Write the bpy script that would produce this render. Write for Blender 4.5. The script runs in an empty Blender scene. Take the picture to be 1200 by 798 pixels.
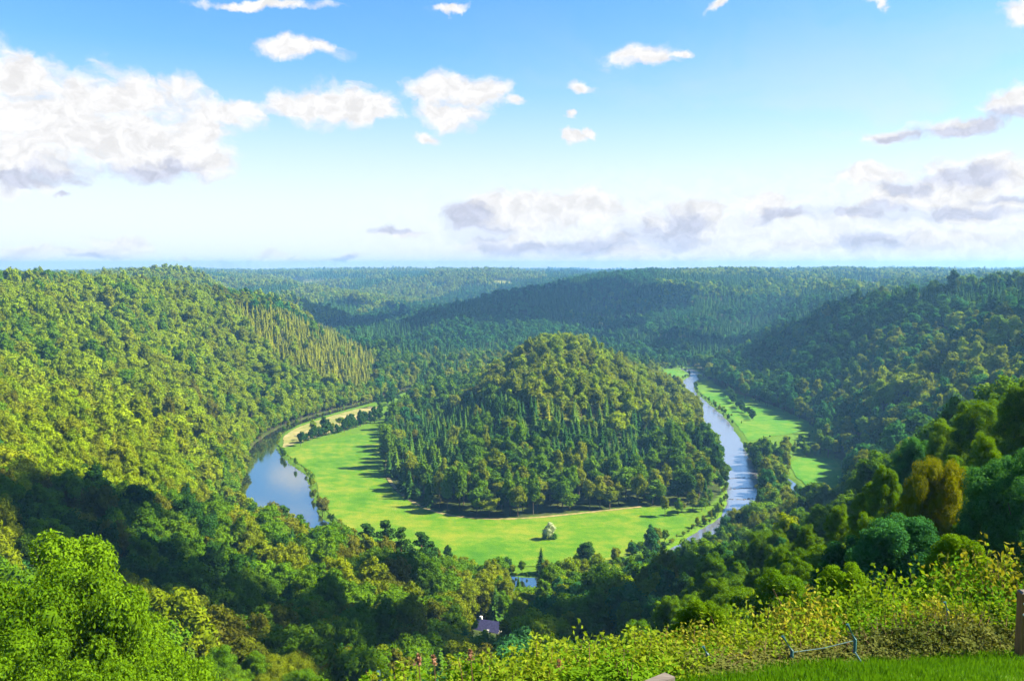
import bpy, math, random
import numpy as np
from mathutils import Vector

SEED = 7
rng = np.random.default_rng(SEED)
random.seed(SEED)
S = bpy.context.scene
COL = S.collection

# ------------------------------------------------------------------ camera
CAMZ = 130.0
FPX = 1039.0
PITCH = math.radians(4.8)
cam_d = bpy.data.cameras.new("camera")
cam = bpy.data.objects.new("camera", cam_d)
COL.objects.link(cam)
cam.location = (0, 0, CAMZ)
cam.rotation_euler = (math.radians(90) - PITCH, 0, 0)
cam_d.sensor_width = 36
cam_d.lens = 36 * FPX / 1200
cam_d.clip_start = 0.3
cam_d.clip_end = 40000
S.camera = cam

def ray(px, py):
    u = (px - 600) / FPX
    v = (399 - py) / FPX
    return (u, math.cos(PITCH) + v * math.sin(PITCH), -math.sin(PITCH) + v * math.cos(PITCH))

def at_z(px, py, z=0.0):
    d = ray(px, py)
    t = (z - CAMZ) / d[2]
    return (d[0] * t, d[1] * t)

def at_y(px, py, y):
    d = ray(px, py)
    t = y / d[1]
    return (d[0] * t, y, CAMZ + d[2] * t)

def project(x, y, z):
    """numpy world -> photo pixels"""
    z = z - CAMZ
    f = y * math.cos(PITCH) - z * math.sin(PITCH)
    v = y * math.sin(PITCH) + z * math.cos(PITCH)
    f = np.where(f < 0.1, 0.1, f)
    return 600 + FPX * x / f, 399 - FPX * v / f

# ------------------------------------------------------------------ noise
_LAT = np.random.default_rng(99).random((256, 256))
def vnoise(x, y):
    xi = np.floor(x).astype(np.int64); yi = np.floor(y).astype(np.int64)
    fx = x - xi; fy = y - yi
    fx = fx * fx * (3 - 2 * fx); fy = fy * fy * (3 - 2 * fy)
    a = _LAT[xi & 255, yi & 255]; b = _LAT[(xi + 1) & 255, yi & 255]
    c = _LAT[xi & 255, (yi + 1) & 255]; d = _LAT[(xi + 1) & 255, (yi + 1) & 255]
    return (a * (1 - fx) + b * fx) * (1 - fy) + (c * (1 - fx) + d * fx) * fy
def fbm(x, y, o=4):
    s = 0; a = 0.5; t = 0
    for k in range(o):
        s = s + a * vnoise(x + 17.3 * k, y + 9.1 * k); t += a
        x = x * 2.03; y = y * 2.03; a *= 0.5
    return s / t
def sstep(a, b, x):
    t = np.clip((x - a) / (b - a), 0, 1)
    return t * t * (3 - 2 * t)

# ------------------------------------------------------------------ plan geometry
def seg_dist(px, py, poly, closed=True):
    n = len(poly)
    best = np.full(px.shape, 1e18)
    for i in range(n if closed else n - 1):
        ax, ay = poly[i][:2]; bx, by = poly[(i + 1) % n][:2]
        dx, dy = bx - ax, by - ay
        L = dx * dx + dy * dy + 1e-9
        t = np.clip(((px - ax) * dx + (py - ay) * dy) / L, 0, 1)
        q = (px - ax - t * dx) ** 2 + (py - ay - t * dy) ** 2
        best = np.minimum(best, q)
    return np.sqrt(best)
def inside(px, py, poly):
    r = np.zeros(px.shape, bool)
    n = len(poly)
    for i in range(n):
        ax, ay = poly[i][:2]; bx, by = poly[(i + 1) % n][:2]
        if ay == by: continue
        c = ((ay > py) != (by > py)) & (px < (bx - ax) * (py - ay) / (by - ay) + ax)
        r ^= c
    return r
def smooth_poly(poly, closed=True, it=2):
    P = [tuple(p) for p in poly]
    for _ in range(it):
        Q = []
        n = len(P)
        rngi = range(n) if closed else range(n - 1)
        if not closed: Q.append(P[0])
        for i in rngi:
            a = P[i]; b = P[(i + 1) % n]
            Q.append(tuple(a[k] * .75 + b[k] * .25 for k in range(len(a))))
            Q.append(tuple(a[k] * .25 + b[k] * .75 for k in range(len(a))))
        if not closed: Q.append(P[-1])
        P = Q
    return P

OUTER = [(-95, 960), (-128, 880), (-152, 820), (-176, 775), (-196, 715), (-200, 650), (-186, 590), (-172, 530),
         (-162, 470), (-145, 425), (-105, 375), (-55, 338), (0, 328), (55, 335), (88, 360), (112, 405),
         (140, 450), (168, 495), (200, 505), (222, 560), (222, 610), (245, 650), (246, 715), (238, 800), (224, 900),
         (226, 1010), (240, 1130), (205, 1190)]
INNER = [(170, 1170), (168, 1075), (165, 900), (163, 820), (157, 705), (142, 600), (126, 520), (112, 478), (92, 468), (73, 474),
         (45, 464), (9, 451), (-17, 449), (-40, 461), (-58, 486), (-75, 523), (-85, 580), (-90, 620),
         (-103, 707), (-92, 781), (-84, 883), (-70, 950)]
FLOOD = smooth_poly(OUTER + INNER, True, 2)

RIVER = smooth_poly([(-100, 960, 3.5), (-122, 890, 3.5), (-141, 835, 3.5), (-165, 780, 3.5), (-185, 715, 4), (-184, 650, 6.5), (-169, 590, 12),
         (-146, 540, 19), (-136, 492, 21), (-114, 440, 17), (-75, 392, 13), (-30, 360, 12), (10, 350, 11), (52, 360, 10),
         (80, 388, 11), (96, 415, 12), (118, 446, 10), (131, 485, 10), (141, 530, 10), (149, 580, 10), (158, 640, 10.5), (166, 700, 11),
         (173, 765, 11), (176, 830, 11), (178, 900, 10), (188, 960, 9), (206, 1010, 8), (226, 1060, 8), (222, 1130, 7)], False, 2)
SIDECH = smooth_poly([(150, 560, 2), (160, 552, 4), (167, 535, 4.5), (166, 515, 4), (160, 500, 4), (146, 486, 3)], False, 2)

def river_depth(x, y):
    """signed distance to the bank (negative inside the water)"""
    best = np.full(x.shape, 1e9)
    for R in (RIVER, SIDECH):
        for i in range(len(R) - 1):
            ax, ay, aw = R[i]; bx, by, bw = R[i + 1]
            dx, dy = bx - ax, by - ay
            t = np.clip(((x - ax) * dx + (y - ay) * dy) / (dx * dx + dy * dy), 0, 1)
            d = np.hypot(x - ax - t * dx, y - ay - t * dy) - (aw + t * (bw - aw))
            best = np.minimum(best, d)
    return best + (fbm(x / 9, y / 9, 3) - .5) * 3.2

# ------------------------------------------------------------------ relief
CP = []
def C(px, py, y, canopy=None):
    if canopy is None: canopy = 14.0 if y < 500 else 17.0
    p = at_y(px, py, y); CP.append((p[0], p[1], p[2] - canopy))
def G(x, y, z): CP.append((x, y, z))
# valley floor
for p in OUTER[::1]: G(p[0], p[1], 0)
for p in INNER[::1]: G(p[0], p[1], 0)
G(-140, 600, 0); G(-30, 400, 0); G(190, 700, 0); G(-120, 540, 0)
# own slope (centre)
G(0, 18, 121.5); G(0, 30, 110); G(0, 45, 98); G(0, 60, 88); G(0, 100, 63); G(0, 150, 43); G(5, 220, 25); G(0, 280, 10)
G(-12, 17, 121); G(14, 20, 121); G(-40, 20, 118); G(-26, 50, 99); G(-50, 100, 68); G(25, 20, 121); G(60, 20, 124)
# right spur
G(26, 52, 107); G(43, 75, 107); G(62, 72, 113); G(48, 100, 98); G(52, 120, 92); G(27, 72, 100); G(100, 60, 120)
G(58, 150, 82); G(19, 80, 90); G(17, 105, 78); G(62, 200, 59); G(63, 260, 31); G(31, 160, 58); G(19, 200, 38); G(35, 290, 10)
G(120, 150, 98); G(180, 220, 92); G(120, 250, 62); G(110, 320, 28); G(150, 360, 34); G(200, 330, 66); G(260, 300, 92)
G(180, 430, 22); G(230, 450, 40); G(300, 420, 78)
# left bowl
C(0, 600, 200); C(0, 500, 320); C(0, 450, 420); C(0, 400, 520); C(0, 350, 640)
C(200, 600, 300); C(100, 560, 300); C(200, 520, 430); C(260, 520, 520, 12); C(100, 450, 500); C(200, 450, 620)
C(100, 400, 600); C(200, 400, 750); C(300, 420, 850); C(300, 470, 740, 12)
C(100, 680, 180); C(200, 700, 180); C(300, 650, 260); C(400, 640, 310); C(300, 750, 150); C(350, 612, 350); C(500, 680, 280)
C(0, 700, 150); G(-120, 90, 88); G(-180, 160, 92); G(-260, 250, 98); G(-330, 380, 98); G(-420, 500, 102)
# left hill crest
C(0, 325, 760); C(110, 325, 860); C(200, 334, 960); C(300, 353, 1030); C(360, 373, 1070); C(430, 406, 1060); C(480, 432, 1010)
G(-560, 650, 104); G(-600, 900, 98); G(-620, 1200, 92); G(-420, 1150, 82); G(-330, 1250, 62); G(-250, 1250, 22); G(-150, 1120, 12)
G(-205, 1180, 10)
# island hill
C(650, 393, 760); C(620, 402, 740); C(690, 402, 770); C(720, 417, 760); C(760, 441, 760); C(800, 466, 740); C(590, 432, 700)
C(560, 452, 700); C(500, 480, 720); C(640, 440, 630); C(600, 470, 580); C(700, 455, 620); C(780, 500, 600)
C(540, 500, 560); C(620, 520, 520); C(700, 520, 520); C(800, 540, 535, 13)
C(660, 400, 860); C(600, 430, 900); C(560, 438, 960); C(520, 432, 980); C(720, 428, 920)
G(60, 1000, 12); G(0, 1020, 7); G(120, 1020, 12)
# right hill
C(1200, 341, 760); C(1120, 341, 850); C(1050, 344, 910); C(960, 364, 1010); C(900, 389, 1080); C(860, 412, 1110)
C(1000, 420, 800); C(1100, 400, 690); C(1200, 400, 560); C(1000, 480, 640, 12); C(1100, 450, 560); C(920, 420, 960)
C(1060, 480, 530); G(520, 800, 104); G(560, 500, 108); G(480, 1100, 76); G(400, 1350, 26); G(420, 1250, 34); G(520, 1400, 60)
# back central hill
C(800, 321, 2250); C(700, 325, 2050); C(600, 340, 1720); C(540, 352, 1580); C(500, 363, 1500); C(440, 380, 1400)
C(900, 323, 2150); C(1000, 329, 1950); C(700, 360, 1650); C(600, 375, 1420); C(800, 360, 1600); C(900, 350, 1650)
C(800, 400, 1330); C(700, 400, 1300); C(880, 385, 1450); C(640, 395, 1230); C(560, 408, 1190); C(960, 345, 1550)
C(480, 398, 1300); G(250, 1250, 12); G(310, 1180, 14)
# valley behind the left hill and the spurs beyond
G(-380, 1500, 14); G(-560, 1750, 22); G(-420, 1900, 25)
C(250, 335, 1700); C(330, 346, 1750); C(400, 362, 1760); C(420, 372, 1700); C(150, 328, 1600)
G(-310, 2040, 8); G(-150, 1900, 8); G(-520, 2060, 22); C(340, 338, 2380); C(400, 343, 2360); C(450, 350, 2330); C(492, 357, 2280); G(-300, 2800, 12); G(-80, 2720, 12); G(-560, 2850, 20)
C(500, 319, 3400); C(400, 319, 3400); C(450, 332, 3050); C(560, 331, 3000); C(300, 321, 3400); C(250, 324, 2900)
G(-1500, 1500, 90); G(-1200, 3000, 88); G(1200, 1500, 94); G(1500, 3000, 92); G(900, 700, 104); G(-1000, 500, 104)
for yy in (4500, 7000, 10000):
    for xx in (-1.0, -.5, 0, .5, 1.0): G(xx * yy, yy, 84)
G(0, -60, 134); G(-200, -60, 130); G(200, -60, 136); G(-600, 0, 128); G(600, 0, 128)

CP = np.array(CP)
def _phi(r2): return 0.5 * r2 * np.log(r2 + 1e-9)
SC = 300.0
# distances are compressed with range so that far anchors do not swamp near ones
def warp(x, y):
    r = np.hypot(x, y) + 1e-6
    k = np.log1p(r / 150.0) / (r / 150.0)
    return np.stack([x * k / SC * 4, y * k / SC * 4], -1)
_W = warp(CP[:, 0], CP[:, 1])
def _solve():
    n = len(CP)
    d2 = ((_W[:, None] - _W[None]) ** 2).sum(-1)
    K = _phi(d2) + np.eye(n) * 2e-4
    P = np.c_[np.ones(n), _W]
    A = np.block([[K, P], [P.T, np.zeros((3, 3))]])
    return np.linalg.solve(A, np.r_[CP[:, 2], 0, 0, 0])
_COEF = _solve()
def tps(x, y):
    sh = x.shape
    W = warp(x.ravel(), y.ravel())
    out = np.empty(len(W))
    for i in range(0, len(W), 20000):
        w = W[i:i + 20000]
        d2 = ((w[:, None] - _W[None]) ** 2).sum(-1)
        out[i:i + 20000] = _phi(d2) @ _COEF[:-3] + _COEF[-3] + w @ _COEF[-2:]
    return out.reshape(sh)

WATER_Z = -0.7
def brow_y(x): return np.interp(x, [-60, -6, 1, 2, 3.2, 10, 60], [6, 7, 10.5, 12.2, 13.4, 16.6, 18])
def near_ground(x, y):
    return 128.2 - .335 * y + (fbm(x / 2.3, y / 2.3, 3) - .5) * .14
def height(x, y):
    x = np.asarray(x, float); y = np.asarray(y, float)
    t = tps(x, y)
    r = np.hypot(x, y)
    ins = inside(x, y, FLOOD)
    d = seg_dist(x, y, FLOOD)
    amp = 3.0 + 9.0 * sstep(300, 800, r) + 10 * sstep(1800, 4000, r)
    t = t + (fbm(x / 90, y / 90, 3) - .5) * amp + (fbm(x / 420, y / 420, 3) - .5) * (2 * sstep(700, 1600, r) + 34 * sstep(2300, 4500, r))
    top = 93 + 14 * sstep(-.30, .35, x / np.maximum(y, 1)) + 20 * (vnoise(x / 420 + 3, y / 900) - .5) - (r - 2600) * .0028
    cap0 = top - 62 * np.clip(.52 - fbm(x / 620 + 3, y / 430, 3), 0, 1) * 2.2
    bl = sstep(1250, 1700, y) * sstep(-60, -260, x + .1 * (y - 1300))
    t = t + bl * 40 * (fbm(x / 330 + 9, y / 520 + 2, 2) - .5)
    t = np.where(r > 2400, np.minimum(t, cap0), t)
    out = np.maximum(t, 1.0 + .03 * np.minimum(d, 300)) * sstep(0, 26, d)
    flat = np.where(ins, (fbm(x / 40, y / 40, 2) - .5) * .3, out)
    mask = (y > 250) & (y < 1300) & (np.abs(x) < 320)
    rd = np.full(x.shape, 50.0)
    if mask.any(): rd[mask] = river_depth(x[mask], y[mask])
    flat = np.where(rd < 6, flat * sstep(0, 6, rd) - 2.2 * (1 - sstep(-3, 2.5, rd)), flat)
    brow = brow_y(x)
    nb = sstep(-.5, 6.5, y - brow)
    nb = np.maximum(nb, sstep(25, 60, np.abs(x)))
    res = near_ground(x, y) * (1 - nb) + flat * nb
    sl = np.interp(x, [2, 9, 20, 60], [.95, .7, .5, .3])
    cap = 128.2 - .335 * brow - sl * (y - brow) + (fbm(x / 3, y / 3, 2) - .5) * .5
    c = (y > brow) & (y < 60)
    return np.where(c, np.minimum(res, np.maximum(cap, flat - 30)), res) if True else res

# ------------------------------------------------------------------ mesh helpers
def mesh_np(name, V, F, smooth=False, mats=(), mat_idx=None):
    me = bpy.data.meshes.new(name)
    V = np.asarray(V, np.float32); F = np.asarray(F, np.int32)
    k = F.shape[1]
    me.vertices.add(len(V)); me.vertices.foreach_set("co", V.ravel())
    me.loops.add(F.size); me.loops.foreach_set("vertex_index", F.ravel())
    me.polygons.add(len(F))
    me.polygons.foreach_set("loop_start", np.arange(0, F.size, k, dtype=np.int32))
    me.polygons.foreach_set("loop_total", np.full(len(F), k, np.int32))
    if mat_idx is not None: me.polygons.foreach_set("material_index", np.asarray(mat_idx, np.int32))
    if smooth: me.polygons.foreach_set("use_smooth", np.ones(len(F), bool))
    me.update(calc_edges=True)
    for m in mats: me.materials.append(m)
    return me
def link(name, me, parent=None, mat=None, loc=None):
    o = bpy.data.objects.new(name, me)
    COL.objects.link(o)
    if parent is not None: o.parent = parent
    if mat is not None:
        if len(me.materials) == 0: me.materials.append(mat)
    if loc is not None: o.location = loc
    return o
def empty(name, loc, rz=0, scale=1.0):
    o = bpy.data.objects.new(name, None); COL.objects.link(o)
    o.location = loc; o.rotation_euler = (0, 0, rz); o.empty_display_size = .3
    o.scale = (scale,) * 3 if not hasattr(scale, '__len__') else scale
    return o
def tag(o, label=None, cat=None, group=None, kind=None):
    if label: o["label"] = label
    if cat: o["category"] = cat
    if group: o["group"] = group
    if kind: o["kind"] = kind
    return o

class MB:
    """collects simple solids into one mesh"""
    def __init__(s): s.v = []; s.f = []
    def box(s, cx, cy, cz, sx, sy, sz, rz=0, taper=1.0):
        b = len(s.v); c, q = math.cos(rz), math.sin(rz)
        for dz, k in ((-.5, 1.0), (.5, taper)):
            for dx, dy in ((-.5, -.5), (.5, -.5), (.5, .5), (-.5, .5)):
                X, Y = dx * sx * k, dy * sy * k
                s.v.append((cx + X * c - Y * q, cy + X * q + Y * c, cz + dz * sz))
        for f in ((3, 2, 1, 0), (4, 5, 6, 7), (0, 1, 5, 4), (1, 2, 6, 5), (2, 3, 7, 6), (3, 0, 4, 7)):
            s.f.append([b + i for i in f])
        return s
    def tube(s, pts, rad, n=8, cap=True):
        pts = [Vector(p) for p in pts]
        rings = []
        for i, p in enumerate(pts):
            d = (pts[min(i + 1, len(pts) - 1)] - pts[max(i - 1, 0)]).normalized()
            u = d.orthogonal().normalized() if abs(d.z) > .95 else Vector((0, 0, 1)).cross(d).normalized()
            w = d.cross(u).normalized()
            r = rad[i] if hasattr(rad, '__len__') else rad
            b = len(s.v)
            for k in range(n):
                a = 2 * math.pi * k / n
                s.v.append(tuple(p + (u * math.cos(a) + w * math.sin(a)) * r))
            rings.append(b)
        for a, b in zip(rings, rings[1:]):
            for k in range(n):
                s.f.append([a + k, a + (k + 1) % n, b + (k + 1) % n, b + k])
        if cap:
            s.f.append([rings[0] + k for k in reversed(range(n))]); s.f.append([rings[-1] + k for k in range(n)])
        return s
    def mesh(s, name, mat=None, smooth=False):
        me = bpy.data.meshes.new(name); me.from_pydata(s.v, [], s.f)
        if smooth:
            for p in me.polygons: p.use_smooth = True
        if mat: me.materials.append(mat)
        me.update()
        return me

# ------------------------------------------------------------------ materials
def new_mat(name):
    m = bpy.data.materials.new(name); m.use_nodes = True
    nt = m.node_tree; nt.nodes.clear()
    return m, nt, nt.nodes, nt.links
def ramp(N, stops, interp='LINEAR'):
    r = N.new('ShaderNodeValToRGB'); cr = r.color_ramp; cr.interpolation = interp
    while len(cr.elements) < len(stops): cr.elements.new(.5)
    for e, (p, c) in zip(cr.elements, stops):
        e.position = p; e.color = (*c, 1) if len(c) == 3 else c
    return r
def leaf_mat(name, col, col2, trans=.35, vary=.28, scale=.9, gloss=.0, leafr=.3):
    """foliage: diffuse + translucent with per-tree, per-clump and per-leaf variation"""
    m, nt, N, L = new_mat(name)
    out = N.new('ShaderNodeOutputMaterial')
    oi = N.new('ShaderNodeObjectInfo')
    geo = N.new('ShaderNodeNewGeometry')
    tc = N.new('ShaderNodeTexCoord')
    nz = N.new('ShaderNodeTexNoise'); nz.inputs['Scale'].default_value = scale; nz.inputs['Detail'].default_value = 2
    L.new(tc.outputs['Object'], nz.inputs['Vector'])
    mix = N.new('ShaderNodeMix'); mix.data_type = 'RGBA'
    mix.inputs['A'].default_value = (*col, 1); mix.inputs['B'].default_value = (*col2, 1)
    # factor = random per tree + clump noise + leaf random
    a = N.new('ShaderNodeMath'); a.operation = 'MULTIPLY_ADD'; a.inputs[1].default_value = .55; a.inputs[2].default_value = -.15
    L.new(oi.outputs['Random'], a.inputs[0])
    b = N.new('ShaderNodeMath'); b.operation = 'MULTIPLY_ADD'; b.inputs[1].default_value = .7 if leafr < .5 else .45
    L.new(nz.outputs['Fac'], b.inputs[0]); L.new(a.outputs[0], b.inputs[2])
    c = N.new('ShaderNodeMath'); c.operation = 'MULTIPLY_ADD'; c.inputs[1].default_value = leafr; c.use_clamp = True
    L.new(geo.outputs['Random Per Island'], c.inputs[0]); L.new(b.outputs[0], c.inputs[2])
    L.new(c.outputs[0], mix.inputs['Factor'])
    hs = N.new('ShaderNodeHueSaturation')
    v = N.new('ShaderNodeMath'); v.operation = 'MULTIPLY_ADD'; v.inputs[1].default_value = vary; v.inputs[2].default_value = 1 - vary / 2
    fr = N.new('ShaderNodeMath'); fr.operation = 'FRACT'
    m7 = N.new('ShaderNodeMath'); m7.operation = 'MULTIPLY'; m7.inputs[1].default_value = 7.31
    L.new(oi.outputs['Random'], m7.inputs[0]); L.new(m7.outputs[0], fr.inputs[0]); L.new(fr.outputs[0], v.inputs[0])
    L.new(v.outputs[0], hs.inputs['Value']); L.new(mix.outputs['Result'], hs.inputs['Color'])
    di = N.new('ShaderNodeBsdfDiffuse'); tr = N.new('ShaderNodeBsdfTranslucent'); ms = N.new('ShaderNodeMixShader')
    ms.inputs[0].default_value = trans
    L.new(hs.outputs[0], di.inputs[0])
    tcol = N.new('ShaderNodeMix'); tcol.data_type = 'RGBA'; tcol.blend_type = 'MULTIPLY'; tcol.inputs['Factor'].default_value = 1
    tcol.inputs['B'].default_value = (1.6, 1.5, .5, 1)
    L.new(hs.outputs[0], tcol.inputs['A']); L.new(tcol.outputs['Result'], tr.inputs[0])
    L.new(di.outputs[0], ms.inputs[1]); L.new(tr.outputs[0], ms.inputs[2])
    if gloss > 0:
        gl = N.new('ShaderNodeBsdfGlossy'); gl.inputs['Roughness'].default_value = .5; gl.inputs['Color'].default_value = (1, 1, 1, 1)
        mg = N.new('ShaderNodeMixShader'); mg.inputs[0].default_value = gloss
        L.new(ms.outputs[0], mg.inputs[1]); L.new(gl.outputs[0], mg.inputs[2]); L.new(mg.outputs[0], out.inputs[0])
    else:
        L.new(ms.outputs[0], out.inputs[0])
    return m
def plain_mat(name, stops, scale=1.0, rough=.85, detail=4, bump=0.0, coord='Object', distort=0.0, spec=.3, stretch=None):
    m, nt, N, L = new_mat(name)
    out = N.new('ShaderNodeOutputMaterial'); bs = N.new('ShaderNodeBsdfPrincipled')
    bs.inputs['Roughness'].default_value = rough; bs.inputs['Specular IOR Level'].default_value = spec
    tc = N.new('ShaderNodeTexCoord'); nz = N.new('ShaderNodeTexNoise')
    nz.inputs['Scale'].default_value = scale; nz.inputs['Detail'].default_value = detail; nz.inputs['Distortion'].default_value = distort
    src = tc.outputs[coord]
    if stretch:
        mp = N.new('ShaderNodeMapping'); mp.inputs['Scale'].default_value = stretch; L.new(src, mp.inputs['Vector']); src = mp.outputs[0]
    L.new(src, nz.inputs['Vector'])
    r = ramp(N, stops); L.new(nz.outputs['Fac'], r.inputs[0]); L.new(r.outputs[0], bs.inputs['Base Color'])
    if bump:
        bp = N.new('ShaderNodeBump'); bp.inputs['Strength'].default_value = bump; L.new(nz.outputs['Fac'], bp.inputs['Height'])
        L.new(bp.outputs[0], bs.inputs['Normal'])
    L.new(bs.outputs[0], out.inputs[0])
    return m

TINTS = {  # name: (colour a, colour b)
    'green':      ((.040, .120, .004), (.105, .200, .006)),
    'olive':      ((.082, .140, .003), (.175, .210, .006)),
    'yellow':     ((.100, .190, .002), (.215, .285, .004)),
    'brown':      ((.062, .098, .005), (.135, .140, .012)),
    'fresh':      ((.038, .115, .004), (.110, .205, .007)),
    'dark':       ((.014, .062, .010), (.040, .105, .012)),
    'bluish':     ((.014, .090, .026), (.050, .160, .040)),
    'orange':     ((.030, .110, .004), (.128, .142, .004)),
}
HLEAF = {k: leaf_mat('near_foliage_' + k, tuple(c * .7 for c in a), tuple(c * 1.15 for c in b), trans=.38, scale=.35, vary=.1, leafr=.75) for k, (a, b) in TINTS.items()}
LEAF = {k: leaf_mat("foliage_" + k, a, b, trans=.3, scale=.5) for k, (a, b) in TINTS.items()}
NEEDLE = {
    'spruce': leaf_mat("needles_dark", (.016, .065, .014), (.045, .110, .014), trans=.12, scale=.5),
    'straw': leaf_mat("needles_olive", (.100, .140, .006), (.190, .205, .012), trans=.15, scale=.5),
    'mid': leaf_mat("needles_green", (.040, .110, .010), (.095, .165, .014), trans=.15, scale=.5),
}
BARK = plain_mat("bark", [(.3, (.05, .04, .03)), (.7, (.14, .11, .08))], 4, .95, stretch=(1, 1, .2))
BARK_RED = plain_mat("pine_bark", [(.3, (.13, .06, .035)), (.7, (.26, .13, .07))], 3, .95, stretch=(1, 1, .3))

# ------------------------------------------------------------------ tree forms
ICO_V = []; ICO_F = []
def _ico():
    t = (1 + 5 ** .5) / 2
    v = np.array([(-1, t, 0), (1, t, 0), (-1, -t, 0), (1, -t, 0), (0, -1, t), (0, 1, t), (0, -1, -t), (0, 1, -t),
                  (t, 0, -1), (t, 0, 1), (-t, 0, -1), (-t, 0, 1)], float)
    v /= np.linalg.norm(v[0])
    f = np.array([(0, 11, 5), (0, 5, 1), (0, 1, 7), (0, 7, 10), (0, 10, 11), (1, 5, 9), (5, 11, 4), (11, 10, 2), (10, 7, 6), (7, 1, 8),
                  (3, 9, 4), (3, 4, 2), (3, 2, 6), (3, 6, 8), (3, 8, 9), (4, 9, 5), (2, 4, 11), (6, 2, 10), (8, 6, 7), (9, 8, 1)])
    return v, f
ICO_V, ICO_F = _ico()

def leaf_quads(P, Nrm, size, R, aspect=1.35, fold=.0):
    """one kite per point, as two triangles sharing an edge"""
    n = len(P)
    r = R.normal(size=(n, 3))
    u = np.cross(Nrm, r); u /= np.linalg.norm(u, axis=1)[:, None] + 1e-9
    w = np.cross(Nrm, u)
    s = size * (0.65 + 0.7 * R.random(n))[:, None]
    a = P + u * s * .5 * aspect; b = P + w * s * .36 + Nrm * s * fold; c = P - u * s * .5 * aspect; d = P - w * s * .36 + Nrm * s * fold
    V = np.stack([a, b, c, d], 1).reshape(-1, 3)
    i = np.arange(n) * 4
    F = np.concatenate([np.stack([i, i + 1, i + 2], 1), np.stack([i, i + 2, i + 3], 1)])
    return V, F
def join(parts):
    V = []; F = []; o = 0
    for v, f in parts:
        V.append(v); F.append(f + o); o += len(v)
    return np.concatenate(V), np.concatenate(F)

def unit(v): return v / (np.linalg.norm(v, axis=1)[:, None] + 1e-9)

def broadleaf(seed, nleaf, lsize, h=16.0, rad=4.6, lobes=20, base=.22, core=.74, pointy=0.0):
    R = np.random.default_rng(seed)
    cz = h * (1 + base) / 2; rz = h * (1 - base) / 2
    # lobes spread over the crown's shell
    d = unit(R.normal(size=(lobes, 3))); d[:, 2] = np.abs(d[:, 2]) * np.where(R.random(lobes) < .72, 1, -1)
    k = R.uniform(.5, .78 if lobes < 30 else .92, lobes)[:, None]
    lc = d * k * np.array([rad, rad, rz])
    shrink = 1 - pointy * np.clip(lc[:, 2] / rz, 0, 1)
    lc[:, :2] *= shrink[:, None]
    lr = rad * R.uniform(.28, .50, lobes) * (20 / max(lobes, 20)) ** .42 * (1 - .35 * pointy * np.clip(lc[:, 2] / rz, 0, 1))
    lc = np.r_[lc, [[0, 0, -rz * .1]], [[0, 0, rz * .45]]]; lr = np.r_[lr, rad * (.62 if lobes < 30 else .52), rad * .38]
    # sheared whole crown for an uneven outline
    tilt = R.normal(size=2) * .05
    n = nleaf
    li = R.choice(len(lr), n, p=lr ** 2 / (lr ** 2).sum())
    dd = unit(R.normal(size=(n, 3)) + np.array([0, 0, .25]))
    rr = lr[li] * (0.82 + .34 * R.random(n) ** 1.5)
    P = lc[li] + dd * rr[:, None] * np.array([1, 1, .85])
    # throw away leaves buried in other lobes
    keep = np.ones(n, bool)
    for j in range(len(lr)):
        q = np.linalg.norm((P - lc[j]) / np.array([1, 1, .85]), axis=1)
        keep &= ~((q < lr[j] * .7) & (li != j))
    P = P[keep]; dd = dd[keep]
    nr = unit(dd * .75 + R.normal(size=dd.shape) * .55 + np.array([0, 0, .35]))
    V, F = leaf_quads(P, nr, lsize, R, fold=.12)
    parts = [(V, F)]
    for j in range(len(lr)):
        v = ICO_V * (lr[j] * core * R.uniform(.85, 1.1, (12, 1))) * np.array([1, 1, .85]) + lc[j]
        parts.append((v, ICO_F))
    V, F = join(parts)
    V[:, 2] += cz
    V[:, 0] += tilt[0] * V[:, 2]; V[:, 1] += tilt[1] * V[:, 2]
    return V, F, tilt

def limb_trunk(seed, h, r0, top=.7, limbs=0, rad=4, tilt=(0, 0), n=7):
    R = random.Random(seed); mb = MB()
    pts = [(tilt[0] * h * top * t + R.uniform(-.08, .08), tilt[1] * h * top * t + R.uniform(-.08, .08), h * top * t - (0.6 if t == 0 else 0)) for t in (0, .15, .4, .7, 1)]
    mb.tube(pts, [r0 * 1.35, r0, r0 * .8, r0 * .55, r0 * .2], n)
    for i in range(limbs):
        z = h * R.uniform(.22, .62); a = R.uniform(0, 6.28); L = rad * R.uniform(.5, .85)
        mb.tube([(tilt[0] * z, tilt[1] * z, z), (math.cos(a) * L * .5, math.sin(a) * L * .5, z + L * .35), (math.cos(a) * L, math.sin(a) * L, z + L * .8)],
                [r0 * .4, r0 * .28, r0 * .1], 5)
    return mb

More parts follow.
